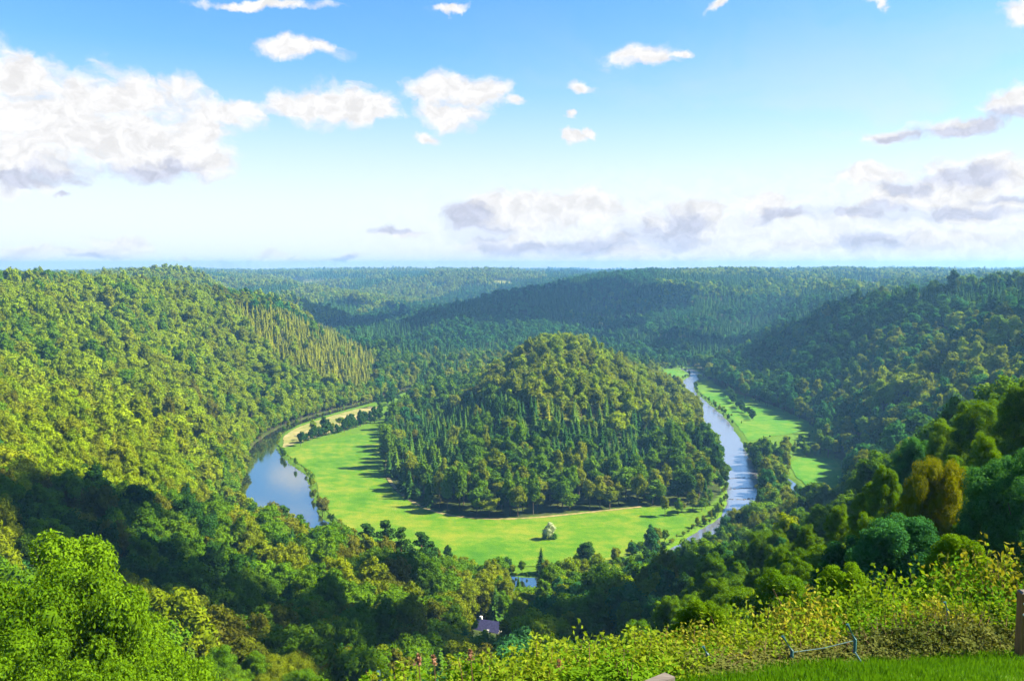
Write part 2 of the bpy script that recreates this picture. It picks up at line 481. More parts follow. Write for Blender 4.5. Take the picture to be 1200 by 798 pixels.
def spruce(seed, tiers, nb, nq, h=20.0, rad=3.0, base=.08, full=1.0):
    """layered drooping branches, each a run of needle-covered kites"""
    R = np.random.default_rng(seed)
    parts = []; P = []; U = []; Wd = []; SZ = []
    for i in range(tiers):
        t = (i + R.uniform(-.3, .3)) / tiers; t = min(max(t, 0), .97)
        z = h * (base + (1 - base) * t)
        L = rad * (1 - t) ** .85 * full + .25
        k = max(4, int(nb * (1 - .5 * t)))
        for b in range(k):
            a = 2 * math.pi * (b + R.random()) / k
            l = L * R.uniform(.7, 1.15)
            dirn = np.array([math.cos(a), math.sin(a), 0]); side = np.array([-math.sin(a), math.cos(a), 0])
            for q in range(nq):
                f0 = (q + .2) / nq; 
                c = dirn * l * f0 + np.array([0, 0, z - l * .38 * f0 ** 1.3 + l * .08])
                P.append(c); U.append(dirn * .93 + np.array([0, 0, -.36])); Wd.append(side + R.normal(size=3) * .25)
                SZ.append((l / nq * 1.35, l * .30 * (1.15 - f0) + .12))
    P = np.array(P); U = unit(np.array(U)); Wd = unit(np.array(Wd)); SZ = np.array(SZ)
    L_ = SZ[:, :1] * R.uniform(.8, 1.2, (len(P), 1)); W_ = SZ[:, 1:] * R.uniform(.8, 1.25, (len(P), 1))
    dn = np.array([0, 0, -1.0])
    a = P - U * L_ * .4; b = P + Wd * W_ + dn * W_ * .35; c = P + U * L_ * .75; d = P - Wd * W_ + dn * W_ * .35
    V = np.stack([a, b, c, d], 1).reshape(-1, 3); i = np.arange(len(P)) * 4
    F = np.concatenate([np.stack([i, i + 1, i + 2], 1), np.stack([i, i + 2, i + 3], 1)])
    # jagged inner cone
    m = 9; cv = []; cf = []
    rings = 6
    for q in range(rings):
        t = q / (rings - 1)
        for s in range(m):
            a_ = 2 * math.pi * s / m + q * .4; rr = rad * .55 * full * (1 - t) ** .9 * R.uniform(.8, 1.2) + .02
            cv.append((math.cos(a_) * rr, math.sin(a_) * rr, h * (base + (1 - base) * t * .97)))
    for q in range(rings - 1):
        for s in range(m):
            A = q * m + s; B = q * m + (s + 1) % m; cf.append((A, B, B + m)); cf.append((A, B + m, A + m))
    return join([(V, F), (np.array(cv), np.array(cf))])

def pine(seed, nleaf, lsize, h=18.0):
    """bare red trunk with a few flat, spreading cushions of needles"""
    R = np.random.default_rng(seed)
    k = 9; lc = []; lr = []
    for i in range(k):
        t = i / (k - 1); z = h * (.62 + .38 * t); L = (1 - t) * 3.2 + .3
        a = i * 2.4 + R.uniform(-.5, .5)
        lc.append((math.cos(a) * L * .75, math.sin(a) * L * .75, z)); lr.append(1.0 + .8 * (1 - t) * R.uniform(.7, 1.3))
    lc = np.array(lc); lr = np.array(lr)
    li = R.integers(0, k, nleaf)
    dd = unit(R.normal(size=(nleaf, 3)))
    P = lc[li] + dd * (lr[li] * (R.random(nleaf) ** .4))[:, None] * np.array([1, 1, .42])
    nr = unit(dd * .5 + R.normal(size=dd.shape) * .6 + np.array([0, 0, .5]))
    V, F = leaf_quads(P, nr, lsize, R)
    parts = [(V, F)]
    for j in range(k): parts.append((ICO_V * lr[j] * .55 * np.array([1, 1, .35]) + lc[j], ICO_F))
    V, F = join(parts)
    mb = MB(); rr = random.Random(seed)
    mb.tube([(0, 0, -.6), (.1, 0, h * .3), (-.05, .1, h * .65), (0, 0, h * .97)], [.3, .22, .16, .05], 7)
    for j in range(k):
        c = lc[j]; mb.tube([(0, 0, c[2] - .9), tuple(c * np.array([.5, .5, 1]) - np.array([0, 0, .3])), tuple(c)], [.09, .06, .03], 5)
    return V, F, mb

# forms per level of detail: list of (crown mesh, trunk mesh, height, radius)
BROAD = {0: [], 1: [], 2: [], 3: []}
cfg = {0: (85000, .125, 120), 1: (4800, .50, 38), 2: (1200, .92, 20), 3: (230, 1.9, 9)}
SHAPES = [(16, 4.7, .20, 0.0), (17, 4.3, .18, .35), (15, 5.2, .22, 0.0), (18, 4.5, .15, .2), (14, 4.2, .25, .1), (16.5, 3.6, .12, .45)]
for lod, (nl, ls, lb) in cfg.items():
    for i, (h, rd_, bs_, pt_) in enumerate(SHAPES):
        V, F, tilt = broadleaf(100 + i + lod * 10, nl, ls, h, rd_, lb, bs_, .74 if lod else .66, pt_)
        cm = mesh_np("crown", V, F)
        tm = limb_trunk(i, h, .24, .75, 6 if lod == 0 else (3 if lod == 1 else 0), rd_, tilt, 8 if lod < 2 else 4).mesh("trunk", BARK, True)
        BROAD[lod].append((cm, tm, float(V[:, 2].max()), rd_))
CONI = {0: [], 1: [], 2: [], 3: []}
ccfg = {0: (46, 17, 7), 1: (24, 12, 3), 2: (13, 9, 2), 3: (7, 7, 1)}
for lod, (ti, nb_, nq_) in ccfg.items():
    for i, (h, rd_) in enumerate([(14.5, 4.3), (16, 3.7), (12.5, 4.6), (15.0, 4.1)]):
        V, F = spruce(300 + i + lod * 10, ti, nb_, nq_, h, rd_)
        cm = mesh_np("crown", V, F)
        tm = MB().tube([(0, 0, -.6), (0, 0, h * .5), (0, 0, h * .97)], [.26, .16, .03], 6).mesh("trunk", BARK, True)
        CONI[lod].append((cm, tm, h, rd_))
PINE = []
for i in range(3):
    V, F, mb = pine(500 + i, 2600, .42, (17, 19, 16)[i])
    PINE.append((mesh_np("crown", V, F), mb.mesh("trunk", BARK_RED, True), (17, 19, 16)[i], 3.2))

# ------------------------------------------------------------------ ground sheet
def axis(lo, hi, fine_lo, fine_hi, step, grow):
    a = list(np.arange(fine_lo, fine_hi, step))
    s = step; x = a[-1]
    while x < hi: s *= grow; x += s; a.append(x)
    s = step; x = a[0]; pre = []
    while x > lo: s *= grow; x -= s; pre.append(x)
    return np.array(pre[::-1] + a)
gx = axis(-7000, 7000, -260, 300, 3.0, 1.07)
gy = axis(-400, 8000, 5, 900, 3.0, 1.045)
X, Y = np.meshgrid(gx, gy)
Z = height(X, Y)
nx, ny = len(gx), len(gy)
idx = np.arange(nx * ny).reshape(ny, nx)
F = np.stack([idx[:-1, :-1], idx[:-1, 1:], idx[1:, 1:], idx[1:, :-1]], -1).reshape(-1, 4)

def field_px(*pts): return [at_y(*p)[:2] for p in pts]
# open fields on the far plateaus (plan polygons)
def hit(px, py, y0=1300.0):
    """plan point where the line of sight through a photo pixel meets the canopy"""
    d = ray(px, py); ys = np.arange(y0, 6500, 12.0); xs = d[0] / d[1] * ys; zs = CAMZ + d[2] / d[1] * ys
    below = zs < height(xs, ys) + 6
    i = int(np.argmax(below)) if below.any() else len(ys) - 1
    return (xs[i], ys[i])
FIELDS = [[hit(*q) for q in poly] for poly in (
    [(940, 328), (985, 327), (1040, 328), (1070, 331), (1045, 334), (1018, 339), (1000, 335)],
    [(1138, 332), (1170, 331), (1215, 330), (1215, 334), (1170, 333.5)],
    [(318, 329), (345, 327), (398, 328), (400, 331), (350, 332)],
    [(556, 328), (598, 327), (603, 333), (580, 332)],
    [(900, 322), (950, 321), (965, 323), (910, 324)])]
def ground_material():
    m, nt, N, L = new_mat("forest_floor")
    out = N.new('ShaderNodeOutputMaterial'); bs = N.new('ShaderNodeBsdfPrincipled'); bs.inputs['Roughness'].default_value = .95
    bs.inputs['Specular IOR Level'].default_value = .1
    tc = N.new('ShaderNodeTexCoord')
    n1 = N.new('ShaderNodeTexNoise'); n1.inputs['Scale'].default_value = .06; n1.inputs['Detail'].default_value = 8
    L.new(tc.outputs['Object'], n1.inputs['Vector'])
    r = ramp(N, [(.3, (.018, .03, .008)), (.5, (.035, .055, .012)), (.7, (.06, .065, .02))])
    L.new(n1.outputs['Fac'], r.inputs[0])
    at = N.new('ShaderNodeAttribute'); at.attribute_name = "field"
    n2 = N.new('ShaderNodeTexNoise'); n2.inputs['Scale'].default_value = .5; n2.inputs['Detail'].default_value = 5
    L.new(tc.outputs['Object'], n2.inputs['Vector'])
    r2 = ramp(N, [(.3, (.16, .20, .03)), (.7, (.28, .27, .08))]); L.new(n2.outputs['Fac'], r2.inputs[0])
    mx = N.new('ShaderNodeMix'); mx.data_type = 'RGBA'
    L.new(at.outputs['Fac'], mx.inputs['Factor']); L.new(r.outputs[0], mx.inputs['A']); L.new(r2.outputs[0], mx.inputs['B'])
    at2 = N.new('ShaderNodeAttribute'); at2.attribute_name = "turf"
    r3 = ramp(N, [(.3, (.040, .110, .004)), (.7, (.10, .18, .008))]); L.new(n2.outputs['Fac'], r3.inputs[0])
    mx2 = N.new('ShaderNodeMix'); mx2.data_type = 'RGBA'
    L.new(at2.outputs['Fac'], mx2.inputs['Factor']); L.new(mx.outputs['Result'], mx2.inputs['A']); L.new(r3.outputs[0], mx2.inputs['B'])
    L.new(mx2.outputs['Result'], bs.inputs['Base Color']); L.new(bs.outputs[0], out.inputs[0])
    return m
GM = ground_material()
gme = mesh_np("ground", np.stack([X, Y, Z], -1).reshape(-1, 3), F, True, [GM])
fm = np.zeros(X.size)
for p in FIELDS: fm = np.maximum(fm, inside(X.ravel(), Y.ravel(), p).astype(float))
a = gme.attributes.new("field", 'FLOAT', 'POINT'); a.data.foreach_set("value", fm.astype(np.float32))
tf = ((inside(X.ravel(), Y.ravel(), FLOOD) & (inside(X.ravel(), Y.ravel(), [(q[0], q[1]) for q in RIVER]) | ((X.ravel() > 150) & (Y.ravel() > 500)))) | ((Y.ravel() < 17) & (np.abs(X.ravel()) < 60))).astype(np.float32)
a = gme.attributes.new("turf", 'FLOAT', 'POINT'); a.data.foreach_set("value", tf)
tag(link("ground", gme), kind="structure")

def H1(x, y): return float(height(np.array([float(x)]), np.array([float(y)]))[0])

# ------------------------------------------------------------------ water
def water_mat(name, rough, bscale, bstr, tint):
    m, nt, N, L = new_mat(name)
    out = N.new('ShaderNodeOutputMaterial'); bs = N.new('ShaderNodeBsdfPrincipled')
    bs.inputs['Base Color'].default_value = (*tint, 1); bs.inputs['Roughness'].default_value = rough
    bs.inputs['IOR'].default_value = 3.2; bs.inputs['Specular IOR Level'].default_value = 1.0
    tc = N.new('ShaderNodeTexCoord'); mp = N.new('ShaderNodeMapping'); mp.inputs['Scale'].default_value = (1, .45, 1)
    nz = N.new('ShaderNodeTexNoise'); nz.inputs['Scale'].default_value = bscale; nz.inputs['Detail'].default_value = 4
    nz.inputs['Roughness'].default_value = .6
    L.new(tc.outputs['Object'], mp.inputs[0]); L.new(mp.outputs[0], nz.inputs['Vector'])
    bp = N.new('ShaderNodeBump'); bp.inputs['Strength'].default_value = bstr; bp.inputs['Distance'].default_value = .3
    L.new(nz.outputs['Fac'], bp.inputs['Height']); L.new(bp.outputs[0], bs.inputs['Normal'])
    L.new(bs.outputs[0], out.inputs[0])
    return m
def ribbon(pts, extra):
    V = []; 
    for i, p in enumerate(pts):
        a = pts[max(i - 1, 0)]; b = pts[min(i + 1, len(pts) - 1)]
        dx, dy = b[0] - a[0], b[1] - a[1]; l = math.hypot(dx, dy)
        nx_, ny_ = -dy / l, dx / l; w = p[2] + extra
        V.append((p[0] + nx_ * w, p[1] + ny_ * w)); V.append((p[0] - nx_ * w, p[1] - ny_ * w))
    F = [(2 * i, 2 * i + 1, 2 * i + 3, 2 * i + 2) for i in range(len(pts) - 1)]
    return V, F
split = next(i for i, p in enumerate(RIVER) if p[0] > 20 and p[1] < 380)
for nm, pts, mt, z in (("river", RIVER[:split + 1], water_mat("still_water", .07, .5, .05, (.016, .026, .012)), WATER_Z),
                    ("river", RIVER[split:], water_mat("rippled_water", .26, .9, .22, (.12, .13, .17)), WATER_Z)):
    V, F = ribbon(pts, 4.0)
    tag(link(nm, mesh_np("river", [(x, y, z) for x, y in V], F, True, [mt])), kind="structure")
V, F = ribbon(SIDECH, 3.0)
tag(link("side_channel", mesh_np("side_channel", [(x, y, WATER_Z - .02) for x, y in V], F, True, [water_mat("channel_water", .12, .9, .5, (.05, .07, .10))])), kind="structure")

# ------------------------------------------------------------------ meadows
def meadow_mat(name, c1, c2, c3):
    m, nt, N, L = new_mat(name)
    out = N.new('ShaderNodeOutputMaterial'); bs = N.new('ShaderNodeBsdfPrincipled'); bs.inputs['Roughness'].default_value = .9
    bs.inputs['Specular IOR Level'].default_value = .15
    tc = N.new('ShaderNodeTexCoord')
    n0 = N.new('ShaderNodeTexNoise'); n0.inputs['Scale'].default_value = .022; n0.inputs['Detail'].default_value = 5
    L.new(tc.outputs['Object'], n0.inputs['Vector'])
    # mowing swaths that follow the sweep of the meadow, broken up by noise
    mp = N.new('ShaderNodeMapping'); mp.inputs['Location'].default_value = (-10, -650, 0)
    L.new(tc.outputs['Object'], mp.inputs[0])
    wv = N.new('ShaderNodeTexWave'); wv.wave_type = 'RINGS'; wv.rings_direction = 'Z'; wv.inputs['Scale'].default_value = .045
    wv.inputs['Distortion'].default_value = 7.0; wv.inputs['Detail'].default_value = 3; wv.inputs['Detail Scale'].default_value = .6
    L.new(mp.outputs[0], wv.inputs['Vector'])
    n1 = N.new('ShaderNodeTexNoise'); n1.inputs['Scale'].default_value = .09; n1.inputs['Detail'].default_value = 9; n1.inputs['Roughness'].default_value = .68
    L.new(tc.outputs['Object'], n1.inputs['Vector'])
    ma = N.new('ShaderNodeMath'); ma.operation = 'MULTIPLY_ADD'; ma.inputs[1].default_value = .045
    L.new(wv.outputs['Fac'], ma.inputs[0]); L.new(n1.outputs['Fac'], ma.inputs[2])
    mb_ = N.new('ShaderNodeMath'); mb_.operation = 'MULTIPLY_ADD'; mb_.inputs[1].default_value = .62
    L.new(n0.outputs['Fac'], mb_.inputs[0]); L.new(ma.outputs[0], mb_.inputs[2])
    r = ramp(N, [(.60, c1), (.80, c2), (1.0, c3)]); L.new(mb_.outputs[0], r.inputs[0])
    n3 = N.new('ShaderNodeTexNoise'); n3.inputs['Scale'].default_value = 1.2; n3.inputs['Detail'].default_value = 4
    L.new(tc.outputs['Object'], n3.inputs['Vector'])
    bp = N.new('ShaderNodeBump'); bp.inputs['Strength'].default_value = .8; bp.inputs['Distance'].default_value = .4
    L.new(n3.outputs['Fac'], bp.inputs['Height']); L.new(bp.outputs[0], bs.inputs['Normal'])
    L.new(r.outputs[0], bs.inputs['Base Color']); L.new(bs.outputs[0], out.inputs[0])
    return m
MEAD = meadow_mat("meadow_grass", (.030, .118, .002), (.066, .160, .002), (.150, .190, .012))
MEADB = meadow_mat("far_meadow_grass", (.030, .13, .003), (.052, .165, .004), (.11, .19, .012))
SAND = meadow_mat("dry_flat", (.10, .14, .02), (.19, .19, .06), (.30, .25, .13))

def sheet(name, poly, z, mat, step=4.0, edge=1.0):
    """a gently uneven sheet cut to a plan polygon with a ragged edge"""
    P = smooth_poly(poly, True, 2)
    import bmesh
    bm = bmesh.new()
    Q = []
    for i, p in enumerate(P):
        q = P[(i + 1) % len(P)]; n = max(1, int(math.hypot(q[0] - p[0], q[1] - p[1]) / 2.5))
        for k in range(n):
            x = p[0] + (q[0] - p[0]) * k / n; y = p[1] + (q[1] - p[1]) * k / n
            Q.append((x, y))
    A = np.array(Q); jit = (fbm(A[:, 0] / 4, A[:, 1] / 4, 3) - .5) * 2 * edge
    jy = (fbm(A[:, 1] / 4 + 50, A[:, 0] / 4, 3) - .5) * 2 * edge
    for _ in range(14):
        xs_, ys_ = A[:, 0].copy(), A[:, 1].copy(); e_ = .6
        dd_ = river_depth(xs_, ys_); gx2 = river_depth(xs_ + e_, ys_) - river_depth(xs_ - e_, ys_); gy2 = river_depth(xs_, ys_ + e_) - river_depth(xs_, ys_ - e_)
        l2 = np.hypot(gx2, gy2) + 1e-6; k2 = np.clip(5.0 - dd_, 0, 1.0)
        A[:, 0] += gx2 / l2 * k2; A[:, 1] += gy2 / l2 * k2
    if name != 'gravel_flat': jit *= .4; jy *= .4
    Q = [tuple(q_) for q_ in A]
    vs = [bm.verts.new((x + a_, y + b_, z)) for (x, y), a_, b_ in zip(Q, jit, jy)]
    f = bm.faces.new(vs)
    bmesh.ops.triangulate(bm, faces=[f])
    if bm.faces[:][0].normal.z < 0: bmesh.ops.reverse_faces(bm, faces=bm.faces[:])
    me = bpy.data.meshes.new(name); bm.to_mesh(me); bm.free(); me.materials.append(mat)
    return tag(link(name, me), kind="structure")
def Pz(*pts): return [at_z(px, py) for px, py in pts]

M_MAIN = Pz((336, 534), (352, 525), (400, 512), (449, 503)) + [(-96, 690), (-91, 620), (-86, 580), (-76, 525), (-60, 486), (-42, 459), (-17, 446), (9, 447),
         (45, 460), (72, 470), (90, 465)] + Pz((810, 612), (802, 627), (775, 640), (720, 656)) + [(30, 378), (0, 374), (-35, 380), (-72, 412)] + Pz((395, 612), (378, 598), (362, 583), (347, 565), (336, 548))
sheet("meadow", M_MAIN, .32, MEAD)
M_R1 = Pz((811, 456), (850, 459), (890, 467), (930, 480), (952, 494), (940, 507), (905, 511), (880, 517), (862, 516), (843, 490), (825, 474))
sheet("meadow", M_R1, .32, MEADB)
M_R2 = Pz((922, 537), (978, 536), (990, 556), (982, 577), (950, 582), (934, 562))
sheet("meadow", M_R2, .32, MEADB)
M_R3 = Pz((772, 434), (800, 434), (815, 441), (800, 449), (780, 446))
sheet("meadow", M_R3, .32, MEADB)
M_SAND = Pz((322, 521), (330, 509), (362, 496), (400, 484), (438, 475), (450, 480), (440, 489), (400, 503), (350, 519), (330, 526))
sheet("gravel_flat", M_SAND, .30, SAND)
M_SPIT = Pz((268, 530), (276, 516), (298, 510), (297, 518), (282, 534))
sheet("grass_spit", M_SPIT, .30, MEAD)
# track along the foot of the hill
TRK = [(-84, 590, 1.1), (-79, 548, 1.1), (-72, 520, 1.1), (-57, 483, 1.1), (-41, 458.5, 1.1), (-17, 446.5, 1.1), (9, 448, 1.1), (45, 461, 1.1), (70, 470.5, 1.1)]
V, F = ribbon(smooth_poly(TRK, False, 2), 0)
tag(link("track", mesh_np("track", [(x, y, .42) for x, y in V], F, True, [plain_mat("track_dirt", [(.35, (.12, .13, .03)), (.65, (.28, .21, .11))], .4)])), kind="structure")
MEADOWS = [smooth_poly(p, True, 1) for p in (M_MAIN, M_R1, M_R2, M_R3, M_SAND, M_SPIT)]

# ------------------------------------------------------------------ trees: where they stand
def scatter(spacing, y0, y1, xf):
    n = int((y1 - y0) / spacing)
    P = []
    for j in range(n):
        y = y0 + (j + .5) * spacing
        w = xf(y)
        xs = np.arange(-w, w, spacing) + (j % 2) * spacing / 2
        P.append(np.stack([xs, np.full(len(xs), y)], 1))
    P = np.concatenate(P); P += rng.uniform(-.42, .42, P.shape) * spacing
    return P
bands = [(5.6, 36, 420, lambda y: y * .66 + 25), (7.6, 420, 1000, lambda y: y * .66), (8.0, 1000, 1700, lambda y: y * .63), (10.0, 1700, 3000, lambda y: y * .61),
         (13.0, 3000, 5200, lambda y: y * .60), (22.0, 5200, 7900, lambda y: y * .60)]
allP = np.concatenate([scatter(*b) for b in bands])
x, y = allP[:, 0], allP[:, 1]
ok = np.ones(len(x), bool)
infl = inside(x, y, FLOOD)
loop = inside(x, y, [(p[0], p[1]) for p in RIVER])
nearmead = np.zeros(len(x), bool)
_m = infl.copy()
for p in MEADOWS:
    nearmead[_m] |= inside(x[_m], y[_m], p) | (seg_dist(x[_m], y[_m], p) < 3.5)
openb = inside(x, y, Pz((800, 446), (812, 442), (850, 452), (900, 468), (950, 488), (960, 505), (900, 525), (868, 535), (845, 500), (815, 475)))
ok &= ~infl | (~loop & ~nearmead & ~openb)
rd = np.full(len(x), 99.0); mk = (y > 250) & (y < 1300) & (np.abs(x) < 320)
rd[mk] = river_depth(x[mk], y[mk]); ok &= (rd > np.where(infl, 4.0, 1.5))
for p in FIELDS: ok &= ~inside(x, y, p)
r = np.hypot(x, y)
# bare brow below the viewpoint: bushes only
brow = (y < 105) & (x > -14 - .05 * y) & (x < .17 * y + 2)
ok &= ~brow | (rng.random(len(x)) < 0)
ok &= ~((y < 48) & (x < 12))
# forest gaps
ok &= ~((vnoise(x / 23, y / 23) < .13) & (y > 200))
allP = allP[ok]

# low scrub on the brow below the viewpoint
sc = []
for yy in np.arange(21, 112, 2.3):
    for xx in np.arange(-16 - .06 * yy, .5 * yy + 8, 2.3):
        sc.append((xx + rng.uniform(-.9, .9), yy + rng.uniform(-.9, .9)))
sc = np.array(sc); n_sc = len(sc)
sc2 = []
for yy in np.arange(40, 190, 3.6):
    for xx in np.arange(.12 * yy, .50 * yy + 4, 3.6):
        sc2.append((xx + rng.uniform(-1.3, 1.3), yy + rng.uniform(-1.3, 1.3)))
sc = np.r_[sc, np.array(sc2)]; n_s2 = len(sc2); n_sc = len(sc)
allP = np.r_[allP, sc]
# trees on the flood plain: banks and rows
extra = []
def row(pts, spacing, jit, hs, kind='b', tint=None):
    pts = smooth_poly(pts, False, 1)
    for a_, b_ in zip(pts, pts[1:]):
        n = max(1, int(math.hypot(b_[0] - a_[0], b_[1] - a_[1]) / spacing))
        for k in range(n):
            t = (k + rng.random()) / n
            extra.append((a_[0] + (b_[0] - a_[0]) * t + rng.uniform(-jit, jit), a_[1] + (b_[1] - a_[1]) * t + rng.uniform(-jit, jit), hs * rng.uniform(.75, 1.2), kind, tint))
for R_ in (RIVER,):
    for i in range(2, len(R_) - 2):
        a_, b_ = R_[i - 1], R_[i + 1]; l_ = math.hypot(b_[0] - a_[0], b_[1] - a_[1]); nx_, ny_ = -(b_[1] - a_[1]) / l_, (b_[0] - a_[0]) / l_
        for sd_ in (-1, 1):
            for _ in range(7):
                o_ = R_[i][2] + rng.uniform(.2, 3.2); t_ = rng.uniform(-.5, .5)
                X_, Y_ = R_[i][0] + sd_ * nx_ * o_ + (b_[0] - a_[0]) * t_, R_[i][1] + sd_ * ny_ * o_ + (b_[1] - a_[1]) * t_
                outer_ = (not inside(np.array([X_]), np.array([Y_]), [(q[0], q[1]) for q in R_])[0]) and not (X_ > 150 and Y_ > 640)
                if not outer_ and _ > 2: continue
                extra.append((X_, Y_, rng.uniform(.5, .9) if outer_ else rng.choice([.12, .16, .22, .34]), 'b', str(rng.choice(['green', 'olive', 'yellow'] if X_ < 0 else ['green', 'olive', 'dark']))))
                if outer_:
                    k_ = rng.uniform(3, 9); extra.append((X_ + sd_ * nx_ * k_, Y_ + sd_ * ny_ * k_, rng.uniform(.6, .95), 'b', str(rng.choice(['green', 'olive', 'yellow']))))
row([(82, 398), (92, 420), (100, 440), (106, 456)], 3.5, 3, .3, 'b', 'olive')
row([(60, 388), (76, 398), (88, 420)], 3.5, 2, .28, 'b', 'green')
row([(-198, 620), (-194, 660), (-193, 715), (-173, 780), (-149, 835), (-130, 890)], 3.2, 1.6, .75)
row([(-204, 620), (-201, 660), (-200, 715), (-180, 785), (-156, 840), (-137, 895)], 4, 2, .9)
row(Pz((345, 522), (370, 513), (400, 506), (430, 496), (452, 490)), 4.5, 5, .62, 'b', 'dark')     # trees between flat and meadow
row(Pz((350, 520), (372, 513), (402, 506), (430, 497), (452, 491)), 3.0, 2, .5, 'b', 'dark')
row(Pz((350, 516), (380, 507), (400, 500)), 7, 4, .5, 'b', 'yellow')
row(Pz((440, 478), (455, 474), (468, 468)), 5, 6, .7, 'b', 'dark')
row(Pz((322, 522), (333, 530), (331, 548), (345, 570)), 5, 1.0, .22)
row(Pz((345, 572), (357, 585), (370, 598), (385, 612)), 4, 1.0, .25)
row([(-78, 412), (-60, 392), (-40, 378), (-10, 368), (20, 368), (45, 376), (62, 392), (72, 408)], 5.5, 2, .42)   # meadow side bank, front
row([(-120, 388), (-85, 360), (-45, 338), (0, 330), (45, 336), (80, 352)], 5, 4, .75)
row([(98, 366), (110, 400), (128, 430), (150, 455), (172, 480)], 5, 5, .85)
row([(80, 452), (98, 462), (112, 478)], 5, 3, .62)      # right tip of the meadow
row([(146, 500), (152, 520), (153, 545)], 6, 1.5, .5, 'b', 'bluish')       # islet trees in the river
row([(176, 505), (185, 530), (172, 560), (166, 590)], 5, 5, .62, 'b', 'dark')
row([(178, 600), (182, 620), (205, 625), (225, 620)], 6, 7, .72)
row([(170, 620), (200, 612), (225, 600)], 5, 8, .65)
row(Pz((852, 461), (858, 470), (870, 482), (884, 493)), 4.2, 2, .52, 'b', 'dark')          # hedgerow in the right meadow
row(Pz((893, 508), (902, 514)), 5, 3, .5, 'b', 'dark')
row([(187, 700), (192, 780), (194, 850)], 14, 1, .16)
row(Pz((775, 449), (800, 452), (815, 447)), 6, 5, .6, 'b', 'dark')
row(Pz((768, 432), (800, 430), (822, 436)), 6, 4, .8, 'b', 'dark')
row([(140, 600), (148, 650), (153, 700), (158, 760), (163, 820), (164, 880)], 5, 2, .75)
row([(120, 478), (126, 505), (131, 540), (137, 575)], 5, 2, .7)
row([(112, 462), (104, 444)], 6, 2, .45)
ex = np.array([(e[0], e[1]) for e in extra])
for px0, px1, yy in ((764, 802, 2250), (1108, 1122, 1800), (1168, 1184, 1800)):
    for _ in range(26):
        q = at_y(rng.uniform(px0, px1), 316, yy + rng.uniform(-20, 20)); extra.append((q[0], q[1], 1.45, 'c', None))
ex = np.array([(e[0], e[1]) for e in extra])
_r2 = smooth_poly(M_R2, True, 1); _in = inside(ex[:, 0], ex[:, 1], _r2) | (seg_dist(ex[:, 0], ex[:, 1], _r2) < 4)
extra = [e for e, q in zip(extra, _in) if not q]; ex = ex[~_in]
erd = np.where(ex[:, 1] < 1300, river_depth(ex[:, 0], ex[:, 1]), 50)
extra = [e for e, d_ in zip(extra, erd) if d_ > .3 or (e[4] == 'bluish')]

# ---- attributes of every tree
n0 = len(allP)
TX = np.r_[allP[:, 0], [e[0] for e in extra]]; TY = np.r_[allP[:, 1], [e[1] for e in extra]]
TZ = height(TX, TY)
D = np.hypot(TX, TY)
N_T = len(TX)
TS = rng.uniform(.78, 1.12, N_T) * np.where(D > 3000, 1.25, 1) * np.where(D > 5200, 1.25, 1) * np.where((D > 1700) & (D < 3000), 1.2, 1)
TS *= np.where((D > 420) & (D < 1100), 1.12, 1)
TS *= .82 + .36 * fbm(TX / 60, TY / 60, 2)
TS[n0 - n_sc:n0] = rng.uniform(.14, .30, n_sc); TS[n0 - n_s2:n0] = rng.uniform(.55, .85, n_s2)
TS[n0:] = [e[2] for e in extra]
TS[(np.arange(N_T) < n0 - n_sc) & inside(TX, TY, FLOOD)] *= .8
TPX, TPY = project(TX, TY, TZ + 14 * TS)
conif = np.zeros(N_T, bool)
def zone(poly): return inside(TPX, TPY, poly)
u = rng.random(N_T); patch = fbm(TX / 70, TY / 70, 3); patch2 = fbm(TX / 35 + 40, TY / 35, 2)
z_plant = zone([(265, 352), (330, 358), (410, 395), (438, 412), (438, 450), (415, 458), (360, 430), (300, 395)]) & (D > 700)
z_isl = zone([(452, 545), (458, 485), (500, 470), (560, 462), (590, 455), (700, 462), (760, 485), (770, 530), (690, 545), (600, 500), (540, 520), (510, 560), (470, 580)])
z_spine = zone([(585, 440), (640, 415), (700, 430), (740, 470), (640, 475)])
z_nearm = zone([(250, 600), (420, 615), (520, 650), (560, 720), (520, 800), (160, 800), (190, 700)])
conif |= z_plant & (u < .95)
conif |= z_isl & (u < .85) & (D > 400) & (D < 900)
conif |= z_nearm & (u < .28) & (patch2 > .45)
patchL = fbm(TX / 130 + 31, TY / 240, 3)
farL = (D > 1150) & ((TPX < 640) & (TPY < 372 - (TPX - 400) * .2) | ((TPX > 780) & (TPY < 329) & (D > 2000)))
conif |= (D > 1150) & (patch > .53) & ~farL
conif |= farL & (patchL > .53)
conif |= zone([(1040, 330), (1210, 330), (1210, 352), (1040, 350)]) & (u < .8)
conif |= zone([(0, 318), (120, 318), (120, 335), (0, 335)]) & (u < .6)
conif |= zone([(100, 395), (130, 430), (330, 570), (290, 560), (120, 450)]) & (u < .12)
conif |= zone([(470, 405), (555, 412), (520, 445), (440, 440)]) & (u < .6) & (D > 850)
conif |= (u < .05) & (D < 500)
conif[n0 - n_sc:] = False
for i, e in enumerate(extra):
    if e[3] == 'c': conif[n0 + i] = True
